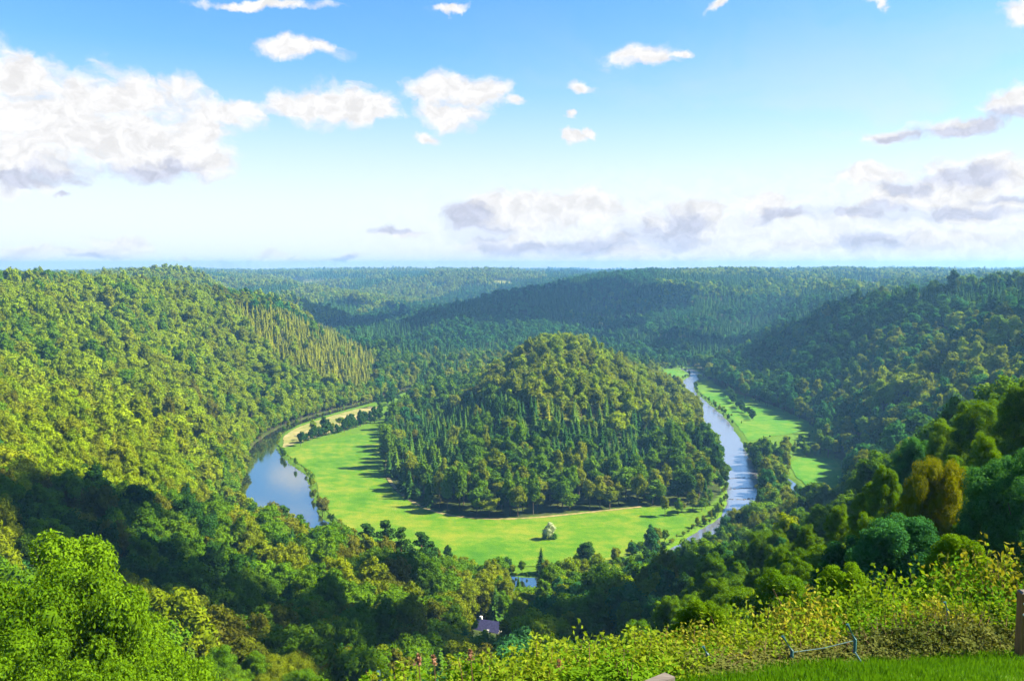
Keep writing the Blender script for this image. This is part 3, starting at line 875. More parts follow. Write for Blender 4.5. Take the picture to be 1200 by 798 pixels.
# tint; on the far and right hills it stands in for sun and shade
tn = np.full(N_T, 'green', dtype='U8')
lefth = zone([(0, 318), (200, 325), (440, 410), (440, 470), (300, 520), (260, 600), (0, 560)])
v = rng.random(N_T)
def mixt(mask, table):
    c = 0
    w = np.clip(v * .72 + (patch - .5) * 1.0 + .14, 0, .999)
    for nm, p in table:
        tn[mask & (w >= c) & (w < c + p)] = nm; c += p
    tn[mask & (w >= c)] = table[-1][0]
mixt(np.ones(N_T, bool), [('dark', .22), ('green', .40), ('olive', .25), ('bluish', .1), ('brown', .03)])
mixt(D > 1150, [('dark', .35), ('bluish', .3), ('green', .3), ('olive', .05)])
mixt((TPX < 640) & (D > 1200) & (TPY < 372) & (TPY < 372 - (TPX - 400) * .2), [('green', .15), ('yellow', .5), ('olive', .35)])  # sunlight on the far-left ridges is put into these lighter tints
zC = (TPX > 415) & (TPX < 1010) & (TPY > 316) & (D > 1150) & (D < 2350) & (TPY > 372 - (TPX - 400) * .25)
mixt(zC, [('dark', .35), ('bluish', .50), ('green', .15)])  # the back hill's shade is painted as dark and bluish foliage
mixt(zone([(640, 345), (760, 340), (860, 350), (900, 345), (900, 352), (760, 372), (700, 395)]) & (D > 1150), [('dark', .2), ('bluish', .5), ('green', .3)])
mixt((TPX > 770) & (TPX < 1060) & (D > 1300) & (TPY < 346) & (D < 2400), [('green', .5), ('yellow', .25), ('bluish', .25)])  # sunlit upper right of the back hill, imitated with lighter leaf colours
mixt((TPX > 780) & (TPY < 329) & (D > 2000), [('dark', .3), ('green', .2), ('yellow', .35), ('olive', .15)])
mixt(lefth, [('green', .18), ('yellow', .46), ('olive', .32), ('brown', .04)])
mixt(zone([(560, 395), (700, 390), (860, 480), (860, 540), (700, 490), (560, 450)]) & (D > 400) & (D < 1000), [('yellow', .45), ('olive', .52), ('brown', .03)])
mixt(zone([(480, 500), (870, 500), (870, 620), (480, 620)]) & (D > 400) & (D < 800), [('dark', .25), ('green', .42), ('olive', .30), ('brown', .03)])
mixt(zone([(830, 430), (960, 350), (1210, 330), (1210, 450), (1000, 560)]) & (D > 400), [('dark', .4), ('bluish', .35), ('green', .15), ('olive', .1)])  # darker leaf mix stands in for the right hill's shaded slope
mixt(zone([(1010, 400), (1060, 375), (1210, 365), (1210, 450), (1080, 480), (980, 470)]) & (D > 400), [('green', .3), ('bluish', .15), ('olive', .35), ('yellow', .2)])  # lit upper part of the right hill, painted in olive and yellow
mixt(z_nearm & (D < 360), [('dark', .25), ('green', .48), ('olive', .15), ('brown', .12)])
mixt(zone([(0, 560), (250, 580), (250, 700), (0, 640)]) & (D < 400), [('dark', .35), ('green', .35), ('brown', .2), ('olive', .1)])
mixt((D < 330) & (TX > 0), [('dark', .2), ('green', .5), ('bluish', .15), ('yellow', .1), ('olive', .05)])
for i, e in enumerate(extra):
    if e[4]: tn[n0 + i] = e[4]
ct = np.full(N_T, 'spruce', dtype='U8')
ct[z_plant | z_spine] = 'straw'
ct[(z_isl & (v < .3)) | (z_nearm & (v < .5))] = 'mid'
ct[lefth & (v < .5)] = 'straw'
ct[farL] = 'spruce'
# near small trees on the right brow are low and young
young = (TX > 8) & (TX < 60) & (TY < 190) & (TX < .36 * TY)
TS[young] *= .62
TS[(TPX < 120) & (TPY < 322) & (D > 500)] *= .8
TS[(TX < 0) & (TY < 130)] *= .85

# ---- hand placed near trees: (photo px of top, py of top, range, height, form, tint, label)
hero = []
def near_tree(px, py, yy, h, form, tint, label, wide=1.0):
    p = at_y(px, py, yy); g = H1(p[0], yy)
    hero.append((p[0], yy, g, p[2] - g if h is None else h, form, tint, label, wide))
near_tree(60, 630, 52, None, 1, 'fresh', "tall bright green leafy tree peaking in the lower left corner", .8)
near_tree(8, 678, 46, None, 2, 'green', "round green tree at the left edge below the bright corner tree", .7)
near_tree(140, 712, 50, None, 3, 'fresh', "light green tree on the right flank of the big corner tree", .72)
near_tree(100, 668, 48, None, 4, 'fresh', "rounded bright tree between the big corner tree and its right neighbour", .6)
near_tree(178, 755, 44, None, 2, 'green', "low green tree at the lower edge right of the bright corner group", .6)
near_tree(35, 735, 40, None, 0, 'green', "mid-green tree in front of the big corner tree, at the bottom", .8)
near_tree(1088, 532, 54, None, 2, 'orange', "tree with yellow and orange autumn leaves among the green trees at right", .46)
near_tree(1196, 522, 44, None, 0, 'bluish', "dense blue-green tree at the right edge beside the orange-leaved tree", .78)
near_tree(1150, 590, 48, None, 4, 'dark', "dark green tree between the orange-leaved tree and the blue-green one", .6)
near_tree(1195, 445, 80, None, 1, 'fresh', "bright green tree cresting the right edge of the slope", .7)
near_tree(1158, 468, 90, None, 2, 'green', "green tree just left of the bright one cresting the slope", .7)
near_tree(1165, 505, 66, None, 3, 'green', "mid-green tree above the dark one, right of the orange-leaved tree", .6)
near_tree(1118, 492, 95, None, 3, 'fresh', "bright light-green tree standing above the orange-leaved tree", .7)
near_tree(1072, 512, 100, None, 4, 'bluish', "pale blue-green tree behind the orange-leaved tree's left side", .7)
near_tree(1042, 545, 72, None, 1, 'green', "tall green tree left of the orange-leaved tree", .62)
near_tree(1012, 562, 78, None, 5, 'green', "narrow green tree second left of the orange-leaved tree", .8)
near_tree(985, 588, 84, None, 1, 'fresh', "fresh green tree at the foot of the tall green ones", .7)
near_tree(1030, 600, 62, None, 3, 'green', "round green tree below the tall green one left of the orange leaves", .6)
near_tree(948, 612, 95, None, 1, 'green', "green tree standing left of the narrow green tree, over the near slope", .7)
HX = np.array([h[0] for h in hero]); HY = np.array([h[1] for h in hero])
keep = np.ones(N_T, bool)
for hx, hy in zip(HX, HY): keep &= np.hypot(TX - hx, TY - hy) > 4.5
# nothing may stick up in front of the valley view: trees close to the camera that would top their sight line are left out
sight = np.where(TX < 0, 0, 0)
tpy_top = project(TX, TY, TZ + np.where(D < 385, 17.5, 16) * TS)[1]; tpx = TPX
lim = np.interp(tpx, [-200, 0, 120, 200, 300, 480, 620, 800, 880, 930, 985, 1012, 1040, 1120, 1200, 1400], [600, 610, 640, 700, 735, 760, 765, 690, 645, 618, 592, 566, 545, 500, 450, 400])
keep &= ~((D < 130) & (tpy_top < lim))
lim2 = np.interp(tpx, [-200, 0, 100, 200, 300, 400, 470, 520, 600, 700, 800, 870, 930, 985, 1012, 1100, 1200], [540, 545, 560, 575, 588, 598, 616, 642, 664, 656, 645, 630, 602, 584, 552, 490, 430])
keep &= ~((D < 385) & (D >= 130) & (tpy_top < lim2) & (tpx > 250) & (np.arange(N_T) < n0))
keep &= ~((np.arange(N_T) >= n0 - n_sc) & (np.arange(N_T) < n0) & (tpy_top < lim + 14))
HOUSE_Y = 276
hx0 = at_y(568, 757, HOUSE_Y)[0]
keep &= np.hypot(TX - hx0 - 1, TY - HOUSE_Y - 4) > 8.5
for _ in range(8):
    hid = (tpx > 538) & (tpx < 598) & (TY < HOUSE_Y - 2) & (TY > 100) & (project(TX, TY, TZ + 16 * TS)[1] < 757)
    TS = np.where(hid, TS * .8, TS)
for _ in range(8):
    hid = (tpx > 905) & (tpx < 1000) & (TY < 512) & (TY > 330) & (project(TX, TY, TZ + 16 * TS)[1] < 572)
    TS = np.where(hid, TS * .82, TS)
    hid = (tpx > 800) & (tpx < 960) & (TY > 500) & (TY < 720) & (TX > 140) & (project(TX, TY, TZ + 16 * TS)[1] < 519)
    TS = np.where(hid, TS * .82, TS)
keep &= TS > .1
keep &= ~((tpx > 590) & (tpx < 640) & (TY < 342) & (TY > 250) & (tpy_top < 712) & (rng.random(N_T) < .7))
TX, TY, TZ, TS, D, TPX, TPY, conif, tn, ct = [a_[keep] for a_ in (TX, TY, TZ, TS, D, TPX, TPY, conif, tn, ct)]
N_T = len(TX)

# ---- visibility from the viewpoint (running skyline per azimuth)
az = np.arctan2(TX, TY); order = np.argsort(D)
NB = 1400; azb = np.linspace(math.radians(-40), math.radians(40), NB)
sky = np.full(NB, -1.2); vis = np.zeros(N_T)
Ht = np.where(conif, 14.9, 15.5) * TS
tana = (TZ + Ht - CAMZ) / D; base = (TZ - CAMZ) / D
bw = (math.radians(80) / NB)
bi = ((az + math.radians(40)) / bw).astype(int); hw = np.maximum(1, (3.0 * TS / D / bw).astype(int))
for i in order:
    b = bi[i]
    if b < 2 or b >= NB - 2: continue
    lo, hi = max(0, b - hw[i]), min(NB, b + hw[i] + 1)
    s = sky[lo:hi]
    vis[i] = np.mean(np.clip(tana[i] - np.maximum(s, base[i]), 0, None))
    w_ = tana[i] - .25 * (Ht[i] / D[i])
    np.maximum(s, w_, out=s)
inframe = (TPX > -25) & (TPX < 1225) & (TPY < 830)
area = vis * (8 * TS / D) * FPX * FPX
hidden = (vis <= 0) & (D > 900) & (tana < -1)  # placeholder, refined below
# drop only trees far beyond view that show nothing at all
drop = (vis <= 0) & (D > 1300)
# ---- choose individual trees
def choose(mask, n):
    c = np.where(mask & inframe & (area > 12))[0]
    c = c[np.argsort(-area[c])]
    return c[:n]
ib = choose(~conif, 278); ic = choose(conif, 290)
ind = np.zeros(N_T, bool); ind[ib] = True; ind[ic] = True
rest = ~ind & ~drop
print("trees", N_T, "kept", rest.sum(), "individual", len(ib), len(ic), "minarea", area[ib].min(), area[ic].min())

# ---- labels
LM = [("the still river pool", 322, 590), ("the pale lone bush", 643, 625), ("the slate-roofed house", 565, 740),
      ("the right river bend", 800, 650), ("the orange-leaved tree", 1085, 600), ("the bright corner tree", 70, 700),
      ("the left tip of the meadow", 400, 560), ("the small right-hand meadow", 955, 560), ("the wooden rail end", 770, 790), ("the foreground hedge", 960, 720),
      ("the hilltop crown", 650, 400), ("the gravel flat", 385, 497), ("the hedgerow in the right meadow", 868, 478),
      ("the wooded hill's front foot", 620, 590), ("the wooded hill's left foot", 455, 560), ("the wooded hill's right foot", 855, 560),
      ("the left frame edge", 5, 480), ("the plantation slope", 370, 410), ("the lower frame edge", 330, 790), ("the spit in the left pool", 285, 520),
      ("the wooded neck left of the hilltop", 510, 425), ("the meadow's front bank", 520, 665), ("the right frame edge", 1195, 420), ("the left skyline", 60, 325)]
CW = {'fresh': 'fresh green', 'green': 'mid-green', 'olive': 'olive-green', 'yellow': 'yellow-green', 'brown': 'brownish', 'dark': 'dark green', 'bluish': 'blue-green', 'orange': 'orange'}
NWd = {'spruce': 'dark green', 'straw': 'straw-green', 'mid': 'mid-green'}
ORD = ["first", "second", "third", "fourth", "fifth", "sixth", "seventh", "eighth", "ninth", "tenth", "eleventh", "twelfth", "thirteenth", "fourteenth",
       "fifteenth", "sixteenth", "seventeenth", "eighteenth", "nineteenth", "twentieth"]
def make_labels(ids, word, cw):
    info = {}
    for i in ids:
        px, py = TPX[i], TPY[i] + 8
        k = min(range(len(LM)), key=lambda q: math.hypot(px - LM[q][1], (py - LM[q][2]) * 1.3))
        dx, dy = px - LM[k][1], py - LM[k][2]
        if math.hypot(dx, dy) < 22: rel = "right beside"
        elif abs(dx) > 1.6 * abs(dy): rel = "left of" if dx < 0 else "right of"
        elif abs(dy) > 1.6 * abs(dx): rel = "above" if dy < 0 else "below"
        else: rel = ("up" if dy < 0 else "down") + (" and left of" if dx < 0 else " and right of")
        info.setdefault((cw[i], rel, LM[k][0]), []).append(i)
    out = {}
    for (c, rel, lm), L_ in info.items():
        L_.sort(key=lambda i: TPX[i])
        for j, i in enumerate(L_):
            if len(L_) == 1: out[i] = f"{c} {word} {rel} {lm}"
            else:
                o = ORD[j] if j < len(ORD) else None
                out[i] = (f"{o} {c} {word} from left, {rel.replace(chr(32) + chr(97) + chr(110) + chr(100) + chr(32), chr(45))} {lm}") if o else f"{c} {word} near the right end of those {rel} {lm}"
    return out
lab = make_labels(ib, "leafy tree", {i: CW[str(tn[i])] for i in ib})
lab.update(make_labels(ic, "spruce", {i: NWd[str(ct[i])] for i in ic}))

def lod_of(d): return 0 if d < 150 else (1 if d < 430 else (2 if d < 1150 else 3))
_proto = {}
def put_tree(name, forms_key, form, mat, x, y, z, s, rz, label, cat, group):
    k = (forms_key, mat.name)
    if k not in _proto:
        root = empty(name, (x, y, z))
        cm, tm = form[0], form[1]
        c = link("crown", cm, root)
        if len(cm.materials) == 0: cm.materials.append(mat)
        c.material_slots[0].link = 'OBJECT'; c.material_slots[0].material = mat
        t = link("trunk", tm, root)
        _proto[k] = (root, c, t)
    else:
        r0, c0, t0 = _proto[k]
        root = r0.copy(); COL.objects.link(root)
        c = c0.copy(); COL.objects.link(c); c.parent = root
        t = t0.copy(); COL.objects.link(t); t.parent = root
    root.location = (x, y, z); root.rotation_euler = (0, 0, rz)
    root.scale = s if hasattr(s, '__len__') else (s, s, s)
    tag(root, label, cat, group)
    return root
for (x_, y_, z_, h_, fm_, ti_, lb_, wd_) in hero:
    form = BROAD[0][fm_]; s = h_ / form[2]
    s_w = max(s, .55) * wd_
    put_tree("broadleaf_tree", ('B0', fm_), form, HLEAF[ti_], x_, y_, z_, (s_w, s_w, s), rng.random() * 6.28, lb_, "tree", "near trees around the viewpoint")
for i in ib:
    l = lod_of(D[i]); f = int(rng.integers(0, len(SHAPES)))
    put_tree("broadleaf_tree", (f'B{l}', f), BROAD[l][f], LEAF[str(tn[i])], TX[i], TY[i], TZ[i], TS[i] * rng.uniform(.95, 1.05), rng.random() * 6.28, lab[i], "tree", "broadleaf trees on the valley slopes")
for i in ic:
    l = lod_of(D[i]); f = int(rng.integers(0, 4))
    put_tree("spruce_tree", (f'C{l}', f), CONI[l][f], NEEDLE[str(ct[i])], TX[i], TY[i], TZ[i], TS[i], rng.random() * 6.28, lab[i], "spruce", "spruces on the valley slopes")

# pines silhouetted against the pool and the meadow
PN = [(292, 612, "first"), (312, 603, "second"), (332, 594, "third"), (352, 604, "fourth"), (372, 618, "fifth"), (395, 620, "sixth")]
for k, (px, py, o) in enumerate(PN):
    yy = 330 + 8 * (k % 3); p = at_y(px, py, yy); g = H1(p[0], yy); f = k % 3
    put_tree("pine_tree", ('P', f), PINE[f], NEEDLE['spruce'], p[0], yy, g, (p[2] - g) / PINE[f][2] if p[2] - g > 8 else .6, k * 1.3,
             f"{o} from left of the red-trunked pines below the still pool", "pine", "pines in front of the still pool")
PM = [(413, 622, "first"), (430, 616, "second"), (452, 612, "third"), (470, 620, "fourth"), (494, 626, "fifth"), (505, 636, "sixth")]
for k, (px, py, o) in enumerate(PM):
    yy = 318 + 7 * (k % 3); p = at_y(px, py, yy); g = H1(p[0], yy); f = (k + 1) % 3
    put_tree("pine_tree", ('P', f), PINE[f], NEEDLE['spruce'], p[0], yy, g, (p[2] - g) / PINE[f][2] if p[2] - g > 8 else .6, k * 2.1,
             f"{o} from left of the open-crowned pines against the meadow's lower edge", "pine", "pines in front of the meadow")
# single trees on the near meadow bank
def bank_tree(px, py_top, py_base, form_key, form, mat, label, name="broadleaf_tree", cat="tree", wide=1.0):
    gx_, gy_ = at_z(px, py_base); g = H1(gx_, gy_); p = at_y(px, py_top, gy_)
    s = (p[2] - g) / form[2]
    put_tree(name, form_key, form, mat, gx_, gy_, g, (s * wide, s * wide, s), rng.random() * 6, label, cat, None)
bank_tree(634, 640, 672, ('C1', 1), CONI[1][1], NEEDLE['spruce'], "small dark pointed conifer on the front bank below the pale lone bush", "spruce_tree", "spruce", 1.1)
bank_tree(686, 634, 668, ('B1', 4), BROAD[1][4], LEAF['dark'], "round dark tree on the front bank, down right of the pale lone bush", wide=1.0)
bank_tree(762, 615, 658, ('B1', 5), BROAD[1][5], LEAF['bluish'], "slender blue-green tree at the meadow's front right bank", wide=.9)
bank_tree(378, 583, 604, ('B1', 2), BROAD[1][2], LEAF['brown'], "brownish round tree at the pool's right end by the meadow", wide=1.1)
bank_tree(852, 603, 640, ('B1', 0), BROAD[1][0], LEAF['bluish'], "blue-green tree standing on the weir in the right river", wide=.6)
bank_tree(898, 548, 596, ('B1', 3), BROAD[1][3], LEAF['bluish'], "taller airy tree on the islet between river and side channel", wide=.8)
bank_tree(917, 552, 590, ('B1', 1), BROAD[1][1], LEAF['green'], "small green tree on the islet beside the side channel", wide=.8)
# pale lone bush in the meadow
PALE = leaf_mat("pale_foliage", (.26, .34, .18), (.52, .58, .40), trans=.2, scale=.8)
bx_, by_ = at_z(643, 632)
V, F, tl = broadleaf(901, 2200, .30, 9.0, 3.3, 14, .0, .75, .35)
lone = empty("lone_bush", (bx_, by_, H1(bx_, by_)))
link("foliage", mesh_np("foliage", V, F), lone, PALE); link("stem", MB().tube([(0, 0, -.3), (0, 0, 5)], [.25, .08], 6).mesh("stem", BARK), lone)
V, F, tl = broadleaf(902, 900, .3, 2.4, 2.6, 9, .0, .75)
V[:, 0] += 1.8; V2, F2, _ = broadleaf(903, 900, .3, 3.2, 2.4, 9, .0, .75); V2[:, 0] -= 2.0
V, F = join([(V, F), (V2, F2)])
link("undergrowth", mesh_np("undergrowth", V, F), lone, LEAF['dark'])
tag(lone, "pale silvery bush standing alone in the bright meadow", "bush")

# ---- the rest as stuff
def forest_stuff(name, mask_b, mask_c, label):
    protos = bpy.data.collections.new(name + "_forms")
    key = {}
    n = 0
    objs = []
    def reg(kind, lod, f, tint):
        nonlocal n
        k = (kind, lod, f, tint)
        if k in key: return key[k]
        form = (BROAD if kind == 'b' else CONI)[lod][f]; mat = (LEAF if kind == 'b' else NEEDLE)[tint]
        me = form[0].copy(); me.materials.clear(); me.materials.append(mat)
        if lod <= 2:
            # add the trunk as a second material
            v = np.empty(len(me.vertices) * 3, np.float32); me.vertices.foreach_get("co", v); v = v.reshape(-1, 3)
            nf = len(me.polygons); lv = np.empty(nf * 3, np.int32); me.loops.foreach_get("vertex_index", lv); lv = lv.reshape(-1, 3)
            h = form[2]; m = 5; ang = np.arange(m) * 2 * math.pi / m
            ring = lambda r_, z_: np.stack([np.cos(ang) * r_, np.sin(ang) * r_, np.full(m, z_)], 1)
            tv = np.r_[ring(.3, -.8), ring(.16, h * .6)]; b = len(v)
            tfc = []
            for q in range(m):
                A, B = b + q, b + (q + 1) % m; tfc += [(A, B, B + m), (A, B + m, A + m)]
            me = mesh_np(name, np.r_[v, tv], np.r_[lv, np.array(tfc)], False, [mat, BARK], np.r_[np.zeros(nf), np.ones(len(tfc))])
        o = bpy.data.objects.new(f"{name}_form_{n:03d}", me); protos.objects.link(o)
        key[k] = n; n += 1
        return key[k]
    ids = np.where(mask_b | mask_c)[0]
    V = np.stack([TX[ids], TY[ids], TZ[ids]], 1)
    pick = np.empty(len(ids), np.int32); R_ = np.zeros((len(ids), 3), np.float32); S_ = np.zeros((len(ids), 3), np.float32)
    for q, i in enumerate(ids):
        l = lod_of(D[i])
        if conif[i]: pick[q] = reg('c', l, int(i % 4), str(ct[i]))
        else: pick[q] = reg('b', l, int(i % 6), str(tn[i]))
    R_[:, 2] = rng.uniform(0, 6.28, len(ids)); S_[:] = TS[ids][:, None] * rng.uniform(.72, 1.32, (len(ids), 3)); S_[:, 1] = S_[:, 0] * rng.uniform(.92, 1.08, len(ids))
    me = bpy.data.meshes.new(name); me.vertices.add(len(ids)); me.vertices.foreach_set("co", V.astype(np.float32).ravel())
    a1 = me.attributes.new("pick", 'INT', 'POINT'); a1.data.foreach_set("value", pick)
    a2 = me.attributes.new("turn", 'FLOAT_VECTOR', 'POINT'); a2.data.foreach_set("vector", R_.ravel())
    a3 = me.attributes.new("size", 'FLOAT_VECTOR', 'POINT'); a3.data.foreach_set("vector", S_.ravel())
    o = link(name, me)
    ng = bpy.data.node_groups.new(name, 'GeometryNodeTree')
    ng.interface.new_socket("Geometry", in_out='INPUT', socket_type='NodeSocketGeometry')
    ng.interface.new_socket("Geometry", in_out='OUTPUT', socket_type='NodeSocketGeometry')
    N = ng.nodes; L = ng.links
    gi = N.new('NodeGroupInput'); go = N.new('NodeGroupOutput')
    ci = N.new('GeometryNodeCollectionInfo'); ci.inputs['Collection'].default_value = protos
    ci.inputs['Separate Children'].default_value = True; ci.inputs['Reset Children'].default_value = True
    ip = N.new('GeometryNodeInstanceOnPoints'); ip.inputs['Pick Instance'].default_value = True
    def na(nm, tp):
        q = N.new('GeometryNodeInputNamedAttribute'); q.data_type = tp; q.inputs['Name'].default_value = nm
        return [s for s in q.outputs if s.enabled][0]
    L.new(gi.outputs[0], ip.inputs['Points']); L.new(ci.outputs[0], ip.inputs['Instance'])
    L.new(na("pick", 'INT'), ip.inputs['Instance Index'])
    e2 = N.new('FunctionNodeEulerToRotation'); L.new(na("turn", 'FLOAT_VECTOR'), e2.inputs[0]); L.new(e2.outputs[0], ip.inputs['Rotation'])
    L.new(na("size", 'FLOAT_VECTOR'), ip.inputs['Scale'])
    L.new(ip.outputs[0], go.inputs[0])
    md = o.modifiers.new("forest", 'NODES'); md.node_group = ng
    tag(o, label, "forest", None, "stuff")
    return o
forest_stuff("broadleaf_forest", rest & ~conif, np.zeros(N_T, bool), "continuous mixed green broadleaf forest covering the valley hills")
forest_stuff("spruce_forest", np.zeros(N_T, bool), rest & conif, "dark and straw-green spruce forest patches on the hills")

# ------------------------------------------------------------------ foreground
BUSHM = {
    'lime': leaf_mat("bush_lime", (.045, .130, .006), (.190, .255, .018), trans=.38, scale=1.6, vary=.2),
    'green': leaf_mat("bush_green", (.035, .120, .006), (.110, .220, .010), trans=.35, scale=1.6, vary=.2),
    'olive': leaf_mat("bush_olive", (.090, .120, .010), (.230, .230, .030), trans=.3, scale=1.6, vary=.2),
    'bramble': leaf_mat("bramble_leaf", (.030, .055, .010), (.120, .130, .035), trans=.2, scale=2.5, vary=.2),
}
TWIG = plain_mat("twig_bark", [(.3, (.07, .035, .022)), (.7, (.16, .09, .055))], 6, .9)
def bush_mesh(seed, h, r, shoots, per, lsize, body=2500, up=1.0, core_r=.6):
    """upright leafy shoots over a dense body of leaves"""
    R = np.random.default_rng(seed)
    P = []; Nn = []; stems = MB()
    for s in range(shoots):
        a = R.uniform(0, 6.28); q = math.sqrt(R.random())
        bx, by = math.cos(a) * q * r * .75, math.sin(a) * q * r * .75
        top = h * (1 - .45 * q ** 2) * R.uniform(.78, 1.12)
        lx, ly = math.cos(a) * q * r * .35 + R.normal() * .12 * r, math.sin(a) * q * r * .35 + R.normal() * .12 * r
        m = per
        t = (np.arange(m) + R.random(m)) / m * .62 + .38
        c = np.stack([bx + lx * t ** 1.6, by + ly * t ** 1.6, top * t], 1)
        c += unit(R.normal(size=(m, 3))) * (lsize * .9)
        P.append(c); Nn.append(unit(R.normal(size=(m, 3)) + np.array([0, 0, .6])))
        if s % 3 == 0:
            tt = (.0, .4, .75, .97)
            stems.tube([(bx + lx * k ** 1.6, by + ly * k ** 1.6, top * k - (.1 if k == 0 else 0)) for k in tt], [.014, .011, .007, .003], 4, False)
    # body
    d = unit(R.normal(size=(body, 3))); d[:, 2] = np.abs(d[:, 2])
    lump = fbm(np.arctan2(d[:, 1], d[:, 0]) * 1.6 + seed, d[:, 2] * 3 + seed, 3)
    rad = .55 + .6 * lump
    c = d * np.array([r, r, h * .78]) * (rad * (.72 + .28 * R.random(body) ** .5))[:, None]
    P.append(c); Nn.append(unit(d * .7 + R.normal(size=d.shape) * .6 + np.array([0, 0, .4])))
    P = np.concatenate(P); Nn = np.concatenate(Nn)
    V, F = leaf_quads(P, Nn, lsize, R, 1.25, .10)
    n = len(ICO_V)
    cv = ICO_V * np.array([r, r, h * .78]) * core_r * R.uniform(.75, 1.05, (12, 1)); cv[:, 2] = np.maximum(cv[:, 2] * .9, -.1)
    V, F = join([(V, F), (cv, ICO_F)])
    return V, F, stems
forms = {}
def bush_form(k):
    if k in forms: return forms[k]
    cfgs = {'tall': (2.2, 1.25, 150, 26, .085, 5200), 'round': (1.5, 1.15, 90, 20, .075, 4600), 'sprig': (1.9, 1.0, 46, 40, .085, 1800), 'low': (.85, .95, 60, 12, .06, 4200),
            'broad': (1.9, 1.5, 130, 22, .08, 6500)}
    h, r, s, p, l, b = cfgs[k]
    V, F, st_ = bush_mesh(hash(k) % 97 if False else {'tall': 11, 'round': 23, 'sprig': 37, 'low': 41, 'broad': 53}[k], h, r, s, p, l, b)
    forms[k] = (mesh_np("foliage", V, F), st_.mesh("stems", TWIG), h, r)
    return forms[k]
_bp = {}
def put_bush(px, py_top, y, form, tint, label, wide=1.0, rz=None):
    if px > 780:
        bmin = float(brow_y((px - 600) / FPX * y)) + (.25 if tint == 'bramble' else 1.1)
        y = bmin if tint == 'bramble' else max(y, bmin)
    p = at_y(px, py_top, y); g = H1(p[0], y) - .05
    fm_, st_, h, r_ = bush_form(form); s = max(.25, (.88 if px < 900 else 1.02) * (p[2] - g) / h)
    sw = max(.8, min(s, 1.35)) * wide
    if form not in _bp:
        root = empty("bush", (0, 0, 0)); c = link("foliage", fm_, root, BUSHM[tint]); c.material_slots[0].link = 'OBJECT'; t = link("stems", st_, root)
        _bp[form] = (root, c, t)
    else:
        r0, c0, t0 = _bp[form]
        root = r0.copy(); COL.objects.link(root); c = c0.copy(); COL.objects.link(c); c.parent = root; t = t0.copy(); COL.objects.link(t); t.parent = root
    c.material_slots[0].material = BUSHM[tint]
    root.location = (p[0], y, g); root.scale = (sw, sw, s); root.rotation_euler = (0, 0, rng.random() * 6.28 if rz is None else rz)
    tag(root, label, "bush", "bushes along the foreground fence")
BL = [ # px, top, y, form, tint, label
    (432, 793, 12.0, 'round', 'green', "low green bush peeping over the lower frame edge, furthest left"),
    (482, 770, 12.6, 'sprig', 'lime', "sparse bush with long lime shoots above the lower frame edge"),
    (540, 762, 13.0, 'sprig', 'green', "leggy green bush with sprigs just left of the leaning fence post"),
    (585, 764, 12.2, 'round', 'lime', "small lime bush at the foot of the leaning fence post"),
    (640, 742, 13.2, 'tall', 'lime', "tall lime bush just right of the leaning fence post"),
    (690, 738, 14.0, 'broad', 'lime', "broad lime bush between leaning fence post and wooden rail"),
    (720, 762, 12.0, 'round', 'green', "low green bush directly left of the wooden rail end"),
    (755, 730, 14.6, 'tall', 'lime', "upright lime bush rising behind the wooden rail end"),
    (790, 745, 13.2, 'broad', 'green', "leafy green bush just above the wooden rail end"),
    (812, 724, 16.0, 'tall', 'olive', "olive bush behind the bushes above the wooden rail"),
    (850, 722, 15.8, 'broad', 'lime', "wide lime bush left of the two angled fence posts, rear row"),
    (868, 752, 13.6, 'round', 'green', "green bush nearest the left end of the grass strip"),
    (905, 712, 16.6, 'broad', 'lime', "lime bush behind the left angled fence post"),
    (950, 700, 17.2, 'tall', 'olive', "tall olive-lime bush between the two angled fence posts, rear row"),
    (958, 738, 14.8, 'low', 'olive', "low olive bush between the two angled fence posts, by the grass"),
    (995, 690, 17.8, 'broad', 'lime', "broad lime bush behind the right angled fence post"),
    (1035, 684, 18.6, 'tall', 'lime', "tall lime bush just right of the right angled fence post"),
    (1048, 712, 16.2, 'broad', 'green', "green bush in front of the tall lime ones, over the brown bramble"),
    (1080, 676, 19.2, 'broad', 'lime', "broad lime bush below the orange-leaved tree"),
    (1100, 700, 17.2, 'tall', 'olive', "olive bush below right of the orange-leaved tree, middle row"),
    (1125, 664, 20.0, 'tall', 'green', "tall green bush below the dark tree left of the wooden post"),
    (1145, 700, 17.4, 'broad', 'lime', "lime bush left of the wooden post, middle row"),
    (1165, 652, 20.5, 'tall', 'lime', "tall lime bush rising above the wooden post's left side"),
    (1200, 640, 20.0, 'broad', 'olive', "olive bush at the right edge behind the wooden post"),
    (1190, 682, 18.0, 'round', 'green', "round green bush right behind the wooden post"),
]
for k, (px, py, y_, f_, t_, lb_) in enumerate(BL):
    if py < 735: py += 4
    y_ *= float(np.interp(px, [430, 850, 960], [.84, .88, 1.0]))
    put_bush(px, py, y_, f_, t_, lb_, 1.0)
BR = [(820, 776, 11.6, 'bramble', "low dark bramble clump at the left end of the grass strip"), (862, 772, 12.4, 'bramble', "dark bramble clump left of the left angled fence post"),
      (900, 766, 13.3, 'bramble', "bramble clump touching the left angled fence post"), (945, 760, 14.3, 'bramble', "bramble clump between the two angled fence posts"),
      (985, 757, 14.7, 'bramble', "bramble clump at the foot of the right angled fence post"), (1030, 745, 15.3, 'bramble', "bramble clump right of the right angled fence post"),
      (1065, 728, 15.8, 'bramble', "brown-stemmed bramble clump left of centre of the dark hedge foot"), (1100, 722, 16.2, 'bramble', "tallest dark bramble clump in the hedge foot"),
      (1135, 722, 16.4, 'bramble', "dark bramble clump second left of the wooden post"), (1168, 726, 16.6, 'bramble', "dark bramble clump right beside the wooden post")]
for px, py, y_, t_, lb_ in BR: put_bush(px, py, y_, 'low', t_, lb_, 1.15)

